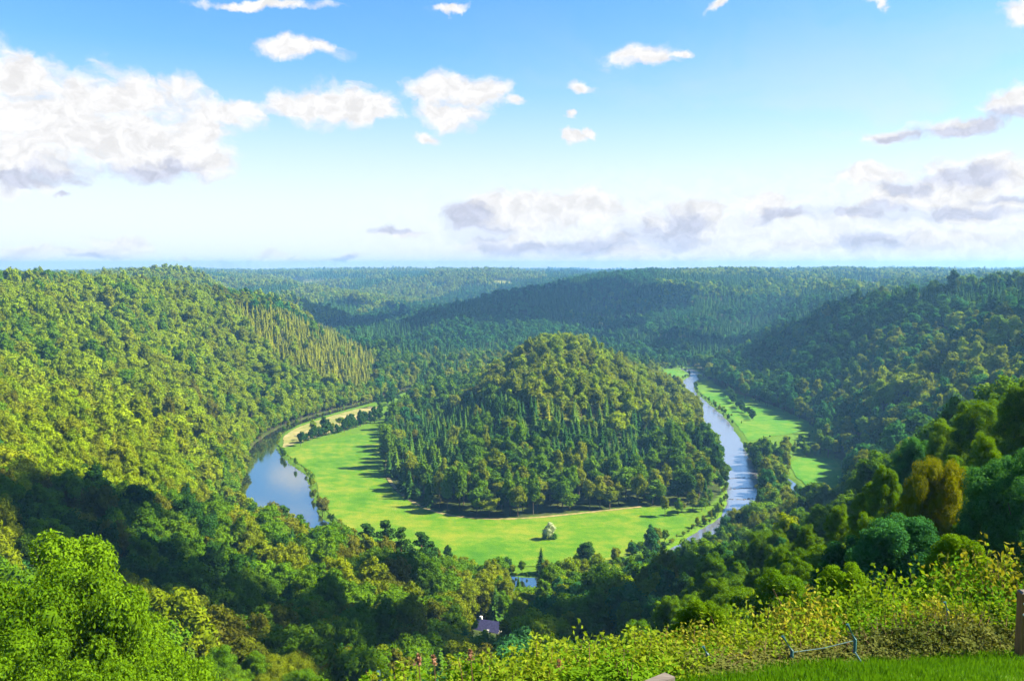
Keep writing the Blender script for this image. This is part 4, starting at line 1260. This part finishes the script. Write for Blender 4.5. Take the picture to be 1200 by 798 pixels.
# wire fence with angled steel posts
STEEL = plain_mat("painted_steel", [(.3, (.015, .07, .09)), (.7, (.03, .13, .16))], 5, .55, spec=.5)
WIRE = plain_mat("wire", [(.3, (.03, .09, .11)), (.7, (.08, .15, .17))], 5, .5, spec=.5)
def fp(px, py, y): return Vector(at_y(px, py, y))
e0 = at_y(925, 790, 13.6)
fence = empty("wire_fence", (e0[0], e0[1], H1(e0[0], e0[1])))
tag(fence, "wire fence with blue-green angled steel posts half buried in the bushes", "fence")
fence_off = fence.location.copy()
def fpart(name, mb, mat):
    o = link(name, mb.mesh(name, mat), fence); o.matrix_parent_inverse.identity(); o.location = -fence_off; return o
posts = [((917, 745), (928, 762), (929, 792), 14.2), ((993, 731), (1002, 749), (1003, 778), 14.7), ((605, 774), (609, 786), (612, 812), 11.6), ((443, 786), (445, 794), (446, 815), 11.0),
         ((824, 757), (829, 766), (830, 790), 13.2), ((1107, 705), (1111, 716), (1111, 740), 16.9)]
for a_, b_, c_, y_ in posts:
    A, B, Cc = fp(*a_, y_), fp(*b_, y_), fp(*c_, y_); g = H1(Cc.x, y_)
    mb = MB().tube([(B.x, B.y, g - .3), (B.x, B.y, B.z), tuple(A)], .028, 6)
    fpart("post", mb, STEEL)
A, B = fp(965, 757, 14.2), fp(1002, 749, 14.4)
fpart("wire", MB().tube([fp(929, 764, 14.2), fp(965, 759, 14.4), fp(1002, 750, 14.7)], .006, 5), WIRE)
fpart("brace", MB().tube([fp(1002, 764, 14.4), fp(1012, 779, 14.1)], .014, 6), WIRE)

# wooden post at the right edge
WOODO = plain_mat("orange_timber", [(.25, (.14, .055, .015)), (.55, (.24, .10, .03)), (.8, (.32, .15, .05))], 6, .8, stretch=(6, 6, .6), bump=.2)
WOODG = plain_mat("weathered_timber", [(.25, (.06, .05, .05)), (.6, (.12, .105, .10)), (.85, (.20, .18, .17))], 7, .85, stretch=(.6, 6, 6), bump=.2)
p = fp(1201, 694, 15.0); g = H1(p.x, 15.0)
wp = empty("wooden_post", (p.x, 15.0, g)); hgt = p.z - g
tag(wp, "square orange-brown timber post standing in the grass at the right edge", "post")
link("shaft", MB().box(0, 0, hgt / 2 - .15, .17, .17, hgt + .3).mesh("shaft", WOODO), wp)
link("cap", MB().box(0, 0, hgt + .018, .18, .18, .03, taper=.7).mesh("cap", WOODG), wp)
for z_ in (hgt - .17, hgt - .36):
    link("bolt", MB().tube([(-.05, -.084, z_), (-.05, -.10, z_)], .022, 8).mesh("bolt", plain_mat("zinc", [(.3, (.5, .5, .5)), (.7, (.7, .7, .7))], 8, .4)), wp)
# weathered rail whose end shows at the lower edge
A = fp(785, 790, 9.2); B = fp(640, 850, 8.0); g = H1(A.x, A.y)
rl = empty("wooden_rail", (A.x, A.y, g)); d_ = B - A
tag(rl, "end of a weathered grey wooden rail at the lower frame edge", "rail")
L0 = math.hypot(d_.x, d_.y); an = math.atan2(d_.y, d_.x)
bm_ = MB(); 
hz0 = A.z - g
v0 = [(0, 0, hz0), (d_.x, d_.y, hz0 + d_.z)]
mbx = MB(); nrm = Vector((-d_.y, d_.x, 0)).normalized() * .07
for e_ in v0:
    for s_, z_ in ((-1, -.055), (1, -.055), (1, 0), (-1, 0)): mbx.v.append((e_[0] + nrm.x * s_, e_[1] + nrm.y * s_, e_[2] + z_))
mbx.f = [[0, 1, 2, 3], [7, 6, 5, 4], [0, 4, 5, 1], [1, 5, 6, 2], [2, 6, 7, 3], [3, 7, 4, 0]]
link("plank", mbx.mesh("plank", WOODG), rl)
for t_ in (.04, .8):
    X_, Y_ = d_.x * t_, d_.y * t_; zt = hz0 + d_.z * t_ - .057; gg = H1(A.x + X_, A.y + Y_) - g - .3
    link("support", MB().box(X_, Y_, (zt + gg) / 2, .09, .09, zt - gg, an).mesh("support", WOODG), rl)

# fireweed gone to seed
PINK = leaf_mat("seed_plume", (.16, .08, .07), (.28, .17, .13), trans=.3, scale=3)
for px, py, y_, o_ in ((490, 787, 9.8, "leftmost pinkish seed plume above the sprig bush"), (508, 794, 9.9, "short pinkish seed plume second from left at the lower edge"),
                       (655, 777, 11.0, "pale pink seed plume right of the leaning fence post"), (551, 794, 10.0, "faded pink seed plume left of the leaning fence post")):
    p = fp(px, py, y_); g = H1(p.x, y_); h_ = max(.8, p.z - g + .05); R = np.random.default_rng(int(px))
    fw = empty("fireweed", (p.x, y_, g))
    link("stem", MB().tube([(0, 0, -.05), (.03, 0, h_ * .5), (0, 0, h_)], [.01, .008, .003], 5).mesh("stem", TWIG), fw)
    n_ = 70; t_ = R.random(n_); P = np.stack([R.normal(size=n_) * .022 * (1.2 - t_), R.normal(size=n_) * .022 * (1.2 - t_), h_ * (.86 + .14 * t_)], 1)
    V, F = leaf_quads(P, unit(R.normal(size=(n_, 3))), .035, R)
    link("plume", mesh_np("plume", V, F), fw, PINK)
    tag(fw, o_, "wildflower")

# lawn strip: blades
R = np.random.default_rng(5); n_ = 150000
gx_ = R.uniform(-3, 13.5, n_); gy_ = R.uniform(7.5, 17.3, n_)
kp = (R.random(n_) < .35 + .9 * fbm(gx_ * 1.1, gy_ * 1.1, 2)); gx_, gy_ = gx_[kp], gy_[kp]; n_ = len(gx_)
gz_ = height(gx_, gy_); hh = R.uniform(.04, .11, n_) * (.6 + .9 * fbm(gx_ * .9 + 5, gy_ * .9, 2)); ang = R.uniform(0, 6.28, n_); ln = R.normal(size=(n_, 2)) * .03
wv = .011
a_ = np.stack([gx_ - np.cos(ang) * wv, gy_ - np.sin(ang) * wv, gz_ - .01], 1); b_ = np.stack([gx_ + np.cos(ang) * wv, gy_ + np.sin(ang) * wv, gz_ - .01], 1)
c_ = np.stack([gx_ + ln[:, 0], gy_ + ln[:, 1], gz_ + hh], 1)
V = np.stack([a_, b_, c_], 1).reshape(-1, 3); F = np.arange(n_ * 3).reshape(-1, 3)
GRS = leaf_mat("lawn_blade", (.020, .085, .003), (.060, .145, .006), trans=.4, scale=.8, vary=.1)
tag(link("grass", mesh_np("grass", V, F), None, GRS), "bright green lawn strip along the lower right edge", "grass", None, "stuff")

# ------------------------------------------------------------------ houses
SLATE = plain_mat("slate", [(.3, (.035, .035, .10)), (.6, (.06, .06, .16)), (.8, (.10, .10, .22))], 1.6, .55, spec=.4)
RENDER = plain_mat("pale_render", [(.3, (.45, .42, .38)), (.7, (.62, .60, .56))], .8, .9)
DARKG = plain_mat("window_glass", [(.3, (.02, .03, .04)), (.7, (.05, .06, .08))], 1, .15, spec=.8)
WHITE = plain_mat("white_paint", [(.3, (.7, .7, .7)), (.7, (.8, .8, .8))], 1, .5)
def house(loc, rz, W_, L_, hw_, hr_, label, wallmat, roofmat, wins=True):
    h_ = empty("house", loc, rz); tag(h_, label, "house")
    m = MB().box(0, 0, hw_ / 2 - 1.0, W_, L_, hw_ + 2.0)
    b = len(m.v)
    for s_ in (-1, 1):
        m.v += [(-W_ / 2, s_ * L_ / 2, hw_), (W_ / 2, s_ * L_ / 2, hw_), (0, s_ * L_ / 2, hw_ + hr_ - .1)]
    m.f += [[b, b + 1, b + 2], [b + 5, b + 4, b + 3]]
    link("wall", m.mesh("wall", wallmat), h_)
    r = MB(); ov = .45; th = .18
    k = hr_ / (W_ / 2)
    prof = [(-W_ / 2 - ov, hw_ - ov * k), (0, hw_ + hr_), (W_ / 2 + ov, hw_ - ov * k), (W_ / 2 + ov, hw_ - ov * k + th), (0, hw_ + hr_ + th * 1.3), (-W_ / 2 - ov, hw_ - ov * k + th)]
    for s_ in (-1, 1):
        for x_, z_ in prof: r.v.append((x_, s_ * (L_ / 2 + ov), z_))
    for i in range(6): r.f.append([i, (i + 1) % 6, 6 + (i + 1) % 6, 6 + i])
    r.f.append([5, 4, 1, 0]); r.f.append([4, 3, 2, 1]); r.f.append([6, 7, 10, 11]); r.f.append([7, 8, 9, 10])
    ro = link("roof", r.mesh("roof", roofmat), h_)
    link("chimney", MB().box(.4, L_ * .38, hw_ + hr_ + .2, .8, .8, 1.6).mesh("chimney", WHITE), ro)
    if wins:
        nv = Vector((-k, 0, 1)).normalized(); 
        for s_, yy in ((-1, -.5),):
            cx_, cz_ = -W_ * .22, hw_ + hr_ * .56
            sl = MB(); u_ = Vector((1, 0, k)).normalized(); 
            for aa, bb in ((-.5, -.4), (.5, -.4), (.5, .4), (-.5, .4)):
                q = Vector((cx_, yy, cz_ + th * 1.3 + .08)) + u_ * aa + Vector((0, bb, 0)); sl.v.append(tuple(q))
            sl.f = [[0, 1, 2, 3]]; link("skylight", sl.mesh("skylight", WHITE), ro)
        for i in range(3):
            w_ = link("window", MB().box(-W_ / 2 - .01, -L_ / 3 + i * L_ / 3, hw_ * .55, .08, 1.1, 1.2).mesh("window", WHITE), h_)
            link("pane", MB().box(-W_ / 2 - .06, -L_ / 3 + i * L_ / 3, hw_ * .55, .04, .9, 1.0).mesh("pane", DARKG), w_)
        for i in (-1, 1):
            w_ = link("window", MB().box(i * W_ / 4, -L_ / 2 - .01, hw_ * .6, 1.0, .08, 1.2).mesh("window", WHITE), h_)
            link("pane", MB().box(i * W_ / 4, -L_ / 2 - .06, hw_ * .6, .8, .04, 1.0).mesh("pane", DARKG), w_)
        link("door", MB().box(0, -L_ / 2 - .03, 1.0, 1.0, .08, 2.1).mesh("door", TWIG), h_)
    return h_
hp = at_y(568, 757, HOUSE_Y); hg = H1(hp[0], HOUSE_Y)
house((hp[0] + 1.2, HOUSE_Y + 5, hp[2] - 3.2), 1.25, 10.5, 7.5, 3.4, 6.2, "house with a blue slate roof half hidden among the trees below the meadow", RENDER, SLATE)
fp_ = at_y(1197, 333, 1460); house((fp_[0], 1460, H1(fp_[0], 1460) + 0), .4, 12, 20, 5, 5, "pale farmhouse on the far plateau at the right edge", RENDER, RENDER, False)

# ------------------------------------------------------------------ stone weirs in the right river
STONE = plain_mat("river_stone", [(.3, (.05, .05, .055)), (.7, (.16, .16, .17))], 2, .8)
def river_x(y): 
    pts = sorted([(p_[1], p_[0], p_[2]) for p_ in RIVER if p_[0] > 80 and p_[1] > 395])
    return np.interp(y, [p_[0] for p_ in pts], [p_[1] for p_ in pts]), np.interp(y, [p_[0] for p_ in pts], [p_[2] for p_ in pts])
wn = ["nearest", "second nearest", "third nearest", "fourth nearest", "farthest"]
for k, y_ in enumerate((444, 466, 490, 514, 540)):
    cx_, hw__ = river_x(y_); R = np.random.default_rng(40 + k); m = 34
    xs = np.linspace(-hw__ * 1.05, hw__ * 1.05, m) + R.normal(size=m) * .15
    parts = []
    for j, x_ in enumerate(xs):
        s_ = R.uniform(.12, .55) * (1 if R.random() < .85 else 1.7)
        parts.append((ICO_V * np.array([s_ * 1.2, s_, s_ * .55]) * R.uniform(.8, 1.15, (12, 1)) + np.array([x_, math.sin(j * .25 + k) * .8 + R.normal() * .35 + x_ * .05, 0]), ICO_F))
    V, F = join(parts)
    o = link("rock_weir", mesh_np("rock_weir", V, F), None, STONE, (float(cx_), y_, WATER_Z + .05))
    tag(o, f"{wn[k]} low line of dark stones across the right river", "weir", "stone weirs in the right river")

# ------------------------------------------------------------------ air
haze_me = MB().box(0, 4000, (168 - 30) / 2, 17000, 9200, 198).mesh("haze")
hz, nt, N, L = new_mat("haze_air")
o_ = N.new('ShaderNodeOutputMaterial'); pv = N.new('ShaderNodeVolumePrincipled')
pv.inputs['Color'].default_value = (.22, .52, 1.0, 1); pv.inputs['Density'].default_value = 1.35e-4; pv.inputs['Anisotropy'].default_value = .2
L.new(pv.outputs[0], o_.inputs['Volume']); haze_me.materials.append(hz)
tag(link("haze", haze_me), kind="stuff")

# ------------------------------------------------------------------ sun and sky
SUN_AZ = math.radians(88)      # to the right of the view direction
SUN_EL = math.radians(42)
sd = bpy.data.lights.new("sun", 'SUN'); so = bpy.data.objects.new("sun", sd); COL.objects.link(so)
sd.energy = 5.0; sd.angle = math.radians(.5); sd.color = (1.0, .88, .60)
sv = Vector((math.sin(SUN_AZ) * math.cos(SUN_EL), math.cos(SUN_AZ) * math.cos(SUN_EL), math.sin(SUN_EL)))
so.rotation_euler = sv.to_track_quat('Z', 'Y').to_euler(); so.location = (200, 100, 400)
# unseen clouds, added right of the view, placed to shade hills and near slope
CLM = plain_mat("cloud_white", [(.3, (.78, .78, .80)), (.7, (.85, .85, .86))], .01, 1.0)
def ico2():
    v = [Vector(q) for q in ICO_V]; f = []
    mid = {}
    def mp_(a, b):
        k = (min(a, b), max(a, b))
        if k not in mid: v.append(((v[a] + v[b]) / 2).normalized()); mid[k] = len(v) - 1
        return mid[k]
    for a, b, c in ICO_F:
        ab, bc, ca = mp_(a, b), mp_(b, c), mp_(c, a)
        f += [(a, ab, ca), (b, bc, ab), (c, ca, bc), (ab, bc, ca)]
    return np.array([tuple(q) for q in v]), np.array(f)
I2V, I2F = ico2()
def shade_cloud(tx, ty, tz, rx, ry, seed, n=46):
    R = np.random.default_rng(seed); Ln = 900 / sv.z
    parts = []
    for _ in range(n):
        a_ = R.uniform(0, 6.28); q = math.sqrt(R.random()) * .85
        r_ = min(rx, ry) * R.uniform(.14, .34) * (1.15 - .6 * q)
        parts.append((I2V * np.array([r_ * 1.2, r_ * 1.2, r_ * .6]) + np.array([math.cos(a_) * q * rx, math.sin(a_) * q * ry, r_ * .4]), I2F))
    V, F = join(parts)
    V += (fbm(V[:, 0] / 30, V[:, 1] / 30, 3) - .5)[:, None] * 22
    o = link("shade_cloud", mesh_np("shade_cloud", V, F, True), None, CLM, tuple(Vector((tx, ty, tz)) + sv * Ln))
    tag(o, kind="structure")
shade_cloud(-10, 1740, 60, 430, 360, 1, 24)
shade_cloud(-330, 2160, 20, 150, 90, 8, 20)
shade_cloud(330, 1330, 60, 170, 150, 5, 16)
shade_cloud(385, 980, 40, 105, 200, 2, 20)
shade_cloud(330, 590, 40, 70, 120, 3, 26)
shade_cloud(-60, 222, 40, 125, 82, 4, 12)
shade_cloud(-20, 170, 40, 60, 40, 7, 12)

EXPO = 2.0; EK = 2 ** -EXPO
w = bpy.data.worlds.new("World"); S.world = w; w.use_nodes = True
nt = w.node_tree; N = nt.nodes; L = nt.links; N.clear()
out = N.new('ShaderNodeOutputWorld')
sk = N.new('ShaderNodeTexSky'); sk.sky_type = 'NISHITA'; sk.sun_disc = False; sk.sun_elevation = SUN_EL; sk.sun_rotation = SUN_AZ
sk.air_density = 1.0; sk.dust_density = .6; sk.ozone_density = 2.0; sk.altitude = 300
bg = N.new('ShaderNodeBackground'); bg.inputs['Strength'].default_value = .061
hs = N.new('ShaderNodeHueSaturation'); hs.inputs['Saturation'].default_value = 1.38; hs.inputs['Hue'].default_value = .503; hs.inputs['Value'].default_value = 1.0
L.new(sk.outputs[0], hs.inputs['Color']); L.new(hs.outputs[0], bg.inputs[0])
tc = N.new('ShaderNodeTexCoord'); sx = N.new('ShaderNodeSeparateXYZ'); L.new(tc.outputs['Generated'], sx.inputs[0])
def M(op, a, b=None, c=None, clamp=False):
    q = N.new('ShaderNodeMath'); q.operation = op; q.use_clamp = clamp
    for k, v_ in enumerate((a, b, c)):
        if v_ is None: continue
        if isinstance(v_, (int, float)): q.inputs[k].default_value = v_
        else: L.new(v_, q.inputs[k])
    return q.outputs[0]
azn = M('ARCTAN2', sx.outputs[0], sx.outputs[1]); eln = M('ARCSINE', sx.outputs[2])
cb = N.new('ShaderNodeCombineXYZ'); L.new(azn, cb.inputs[0]); L.new(eln, cb.inputs[1])
POS0 = cb.outputs[0]
wn_ = N.new('ShaderNodeTexNoise'); wn_.inputs['Scale'].default_value = 14; wn_.inputs['Detail'].default_value = 5; wn_.inputs['Roughness'].default_value = .6
L.new(POS0, wn_.inputs['Vector'])
wm_ = N.new('ShaderNodeVectorMath'); wm_.operation = 'MULTIPLY_ADD'; wm_.inputs[1].default_value = (.085, .05, 0); wm_.inputs[2].default_value = (-.0425, -.025, 0)
L.new(wn_.outputs['Color'], wm_.inputs[0])
wa_ = N.new('ShaderNodeVectorMath'); wa_.operation = 'ADD'; L.new(POS0, wa_.inputs[0]); L.new(wm_.outputs[0], wa_.inputs[1])
POS = wa_.outputs[0]
def azel(px, py):
    d = ray(px, py); l = math.sqrt(sum(c * c for c in d))
    return math.atan2(d[0], d[1]), math.asin(d[2] / l)
def noise(vec, scale, detail=6, rough=.55, stretch=(1, 1.5, 1), off=(0, 0, 0), dist=0.0):
    mp = N.new('ShaderNodeMapping'); mp.inputs['Scale'].default_value = stretch; mp.inputs['Location'].default_value = off
    L.new(vec, mp.inputs[0])
    q = N.new('ShaderNodeTexNoise'); q.inputs['Scale'].default_value = scale; q.inputs['Detail'].default_value = detail
    q.inputs['Roughness'].default_value = rough; q.inputs['Distortion'].default_value = dist
    L.new(mp.outputs[0], q.inputs['Vector'])
    return q.outputs['Fac']
def blobs(lst):
    """smallest normalised distance to a set of ellipses given as photo px (cx, cy, rx, ry)"""
    acc = None
    for cx, cy, rx, ry in lst:
        a_, e_ = azel(cx, cy); ra = rx / FPX; re = ry / FPX
        vm = N.new('ShaderNodeVectorMath'); vm.operation = 'MULTIPLY_ADD'
        vm.inputs[1].default_value = (1 / ra, 1 / re, 0); vm.inputs[2].default_value = (-a_ / ra, -e_ / re, 0)
        L.new(POS, vm.inputs[0])
        ln = N.new('ShaderNodeVectorMath'); ln.operation = 'LENGTH'; L.new(vm.outputs[0], ln.inputs[0])
        acc = ln.outputs['Value'] if acc is None else M('SMOOTH_MIN', acc, ln.outputs['Value'], .25)
    return acc
def mrange(v_, a, b, c=0.0, d=1.0):
    q = N.new('ShaderNodeMapRange'); q.interpolation_type = 'SMOOTHSTEP'
    q.inputs[1].default_value = a; q.inputs[2].default_value = b; q.inputs[3].default_value = c; q.inputs[4].default_value = d
    L.new(v_, q.inputs[0]); return q.outputs[0]
BIG = [(30, 95, 45, 32), (60, 135, 80, 45), (150, 115, 90, 30), (90, 165, 110, 40), (20, 190, 80, 32), (165, 155, 60, 40), (180, 185, 60, 28), (245, 145, 34, 32), (280, 134, 28, 17), (240, 190, 34, 28), (215, 180, 36, 28),
       (350, 122, 45, 18), (395, 118, 45, 26), (430, 122, 40, 18), (520, 105, 45, 20), (555, 110, 42, 24), (530, 135, 36, 20), (500, 160, 15, 9), (345, 60, 34, 13), (375, 58, 36, 10),
       (750, 66, 38, 12), (790, 62, 18, 5), (683, 100, 18, 8), (673, 157, 14, 9), (688, 152, 8, 7), (603, 120, 14, 7), (670, 133, 10, 6), (530, 6, 22, 6), (1190, 15, 22, 16), (1018, 9, 10, 6), (850, 2, 24, 6), (310, 2, 70, 6),
       (1048, 158, 34, 10), (1130, 145, 45, 11), (1195, 120, 40, 20)]
LOW = [(565, 255, 38, 26), (620, 250, 60, 30), (680, 245, 50, 26), (600, 285, 60, 14), (690, 285, 80, 14), (790, 265, 60, 24), (830, 255, 40, 20), (905, 245, 30, 18), (915, 256, 42, 9),
       (1010, 250, 36, 10), (1060, 225, 50, 26), (1120, 215, 60, 26), (1150, 240, 70, 24), (1000, 285, 60, 14), (1100, 285, 80, 16), (1020, 205, 50, 16), (1170, 200, 60, 20),
       (145, 290, 30, 13), (25, 300, 40, 12), (100, 298, 30, 6), (320, 305, 50, 8), (410, 300, 30, 5), (470, 272, 40, 6), (72, 237, 16, 4), (240, 305, 60, 5), (900, 295, 90, 14), (760, 300, 90, 12)]
GREY = [(545, 258, 30, 18), (560, 270, 40, 12), (620, 292, 60, 10), (690, 288, 70, 12), (780, 275, 55, 16), (800, 262, 40, 14), (915, 256, 44, 7), (1000, 250, 34, 9), (1040, 246, 50, 10), (1110, 248, 70, 9), (1060, 218, 26, 10), (1125, 205, 50, 11),
        (1020, 282, 40, 12), (1190, 228, 30, 5), (410, 300, 30, 4), (45, 215, 80, 11), (150, 205, 60, 12), (205, 200, 40, 14), (470, 270, 40, 5), (72, 237, 16, 4), (110, 300, 22, 4), (1130, 150, 60, 9), (1175, 138, 40, 11), (1060, 160, 30, 6)]
def layer(lst, amp, nscale, a, b, off):
    f = blobs(lst)
    nz1 = noise(POS, nscale, 8, .58, (1, 1.5, 1), off, .25)
    dns = M('MULTIPLY_ADD', M('SUBTRACT', nz1, .5), amp, M('SUBTRACT', 1.0, f))
    return mrange(dns, a, b), dns
m1, d1 = layer(BIG, 2.2, 22, -.22, .55, (3, 1, 0))
m2, d2 = layer(LOW, 1.9, 26, -.22, .50, (7, 2, 0))
g1, dg = layer(GREY, 2.2, 26, -.25, .55, (5, 8, 0))
whole = M('MAXIMUM', m1, m2)

# thin veil: stronger low down and to the right, with slanting streaks
veil_el = mrange(eln, math.radians(0.5), math.radians(14.5), 1.0, 0.0)
veil_az = mrange(azn, math.radians(-24), math.radians(30), .15, .9)
veil_hi = mrange(eln, math.radians(3), math.radians(17), 1.0, 0.15)
st = noise(POS, 3.0, 5, .6, (1.6, 4.0, 1), (1, 4, 2), .6)
veil = M('MULTIPLY', M('MULTIPLY', veil_az, veil_hi), mrange(st, .25, .75, .35, 1.0))
veil = M('MAXIMUM', M('MULTIPLY', veil_el, .95), veil, clamp=True)
bank = M('MULTIPLY', mrange(azn, math.radians(-16), math.radians(10)), mrange(eln, math.radians(1), math.radians(7.5), 1.0, 0.0))
bumps = noise(POS, 55, 7, .6, (1, 1.3, 1), (9, 4, 0), .3)
shade = mrange(bumps, .30, .70, .86, 1.10)
cw = N.new('ShaderNodeMix'); cw.data_type = 'RGBA'
cw.inputs['A'].default_value = (1.0, .99, .985, 1); cw.inputs['B'].default_value = (.56, .61, .80, 1)
gm = M('MULTIPLY', g1, .68); L.new(gm, cw.inputs['Factor'])
cloudbg = N.new('ShaderNodeBackground'); L.new(cw.outputs['Result'], cloudbg.inputs[0]); L.new(M('MULTIPLY', shade, 1.0 * EK), cloudbg.inputs[1])
veilbg = N.new('ShaderNodeBackground'); veilbg.inputs[0].default_value = (.82, .875, 1.0, 1); veilbg.inputs[1].default_value = .95 * EK
s1 = N.new('ShaderNodeMixShader'); L.new(veil, s1.inputs[0]); L.new(bg.outputs[0], s1.inputs[1]); L.new(veilbg.outputs[0], s1.inputs[2])
s2 = N.new('ShaderNodeMixShader'); L.new(M('MAXIMUM', whole, M('MULTIPLY', bank, .75)), s2.inputs[0]); L.new(s1.outputs[0], s2.inputs[1]); L.new(cloudbg.outputs[0], s2.inputs[2])
L.new(s2.outputs[0], out.inputs[0])
L.new(M('MULTIPLY_ADD', veil_el, .06, .95 * EK), veilbg.inputs[1])
w.cycles.sampling_method = 'MANUAL'; w.cycles.sample_map_resolution = 512

# ------------------------------------------------------------------ render settings
S.view_settings.view_transform = 'Standard'; S.view_settings.look = 'None'; S.view_settings.gamma = 1; S.view_settings.exposure = EXPO
S.view_settings.use_curve_mapping = False
cy = S.cycles
cy.max_bounces = 4; cy.diffuse_bounces = 2; cy.glossy_bounces = 2; cy.transmission_bounces = 2; cy.volume_bounces = 0; cy.transparent_max_bounces = 4
cy.caustics_reflective = False; cy.caustics_refractive = False
cy.use_adaptive_sampling = True; cy.adaptive_threshold = .02
cy.use_denoising = True
try: cy.denoiser = 'OPENIMAGEDENOISE'
except Exception: pass
cy.volume_max_steps = 64
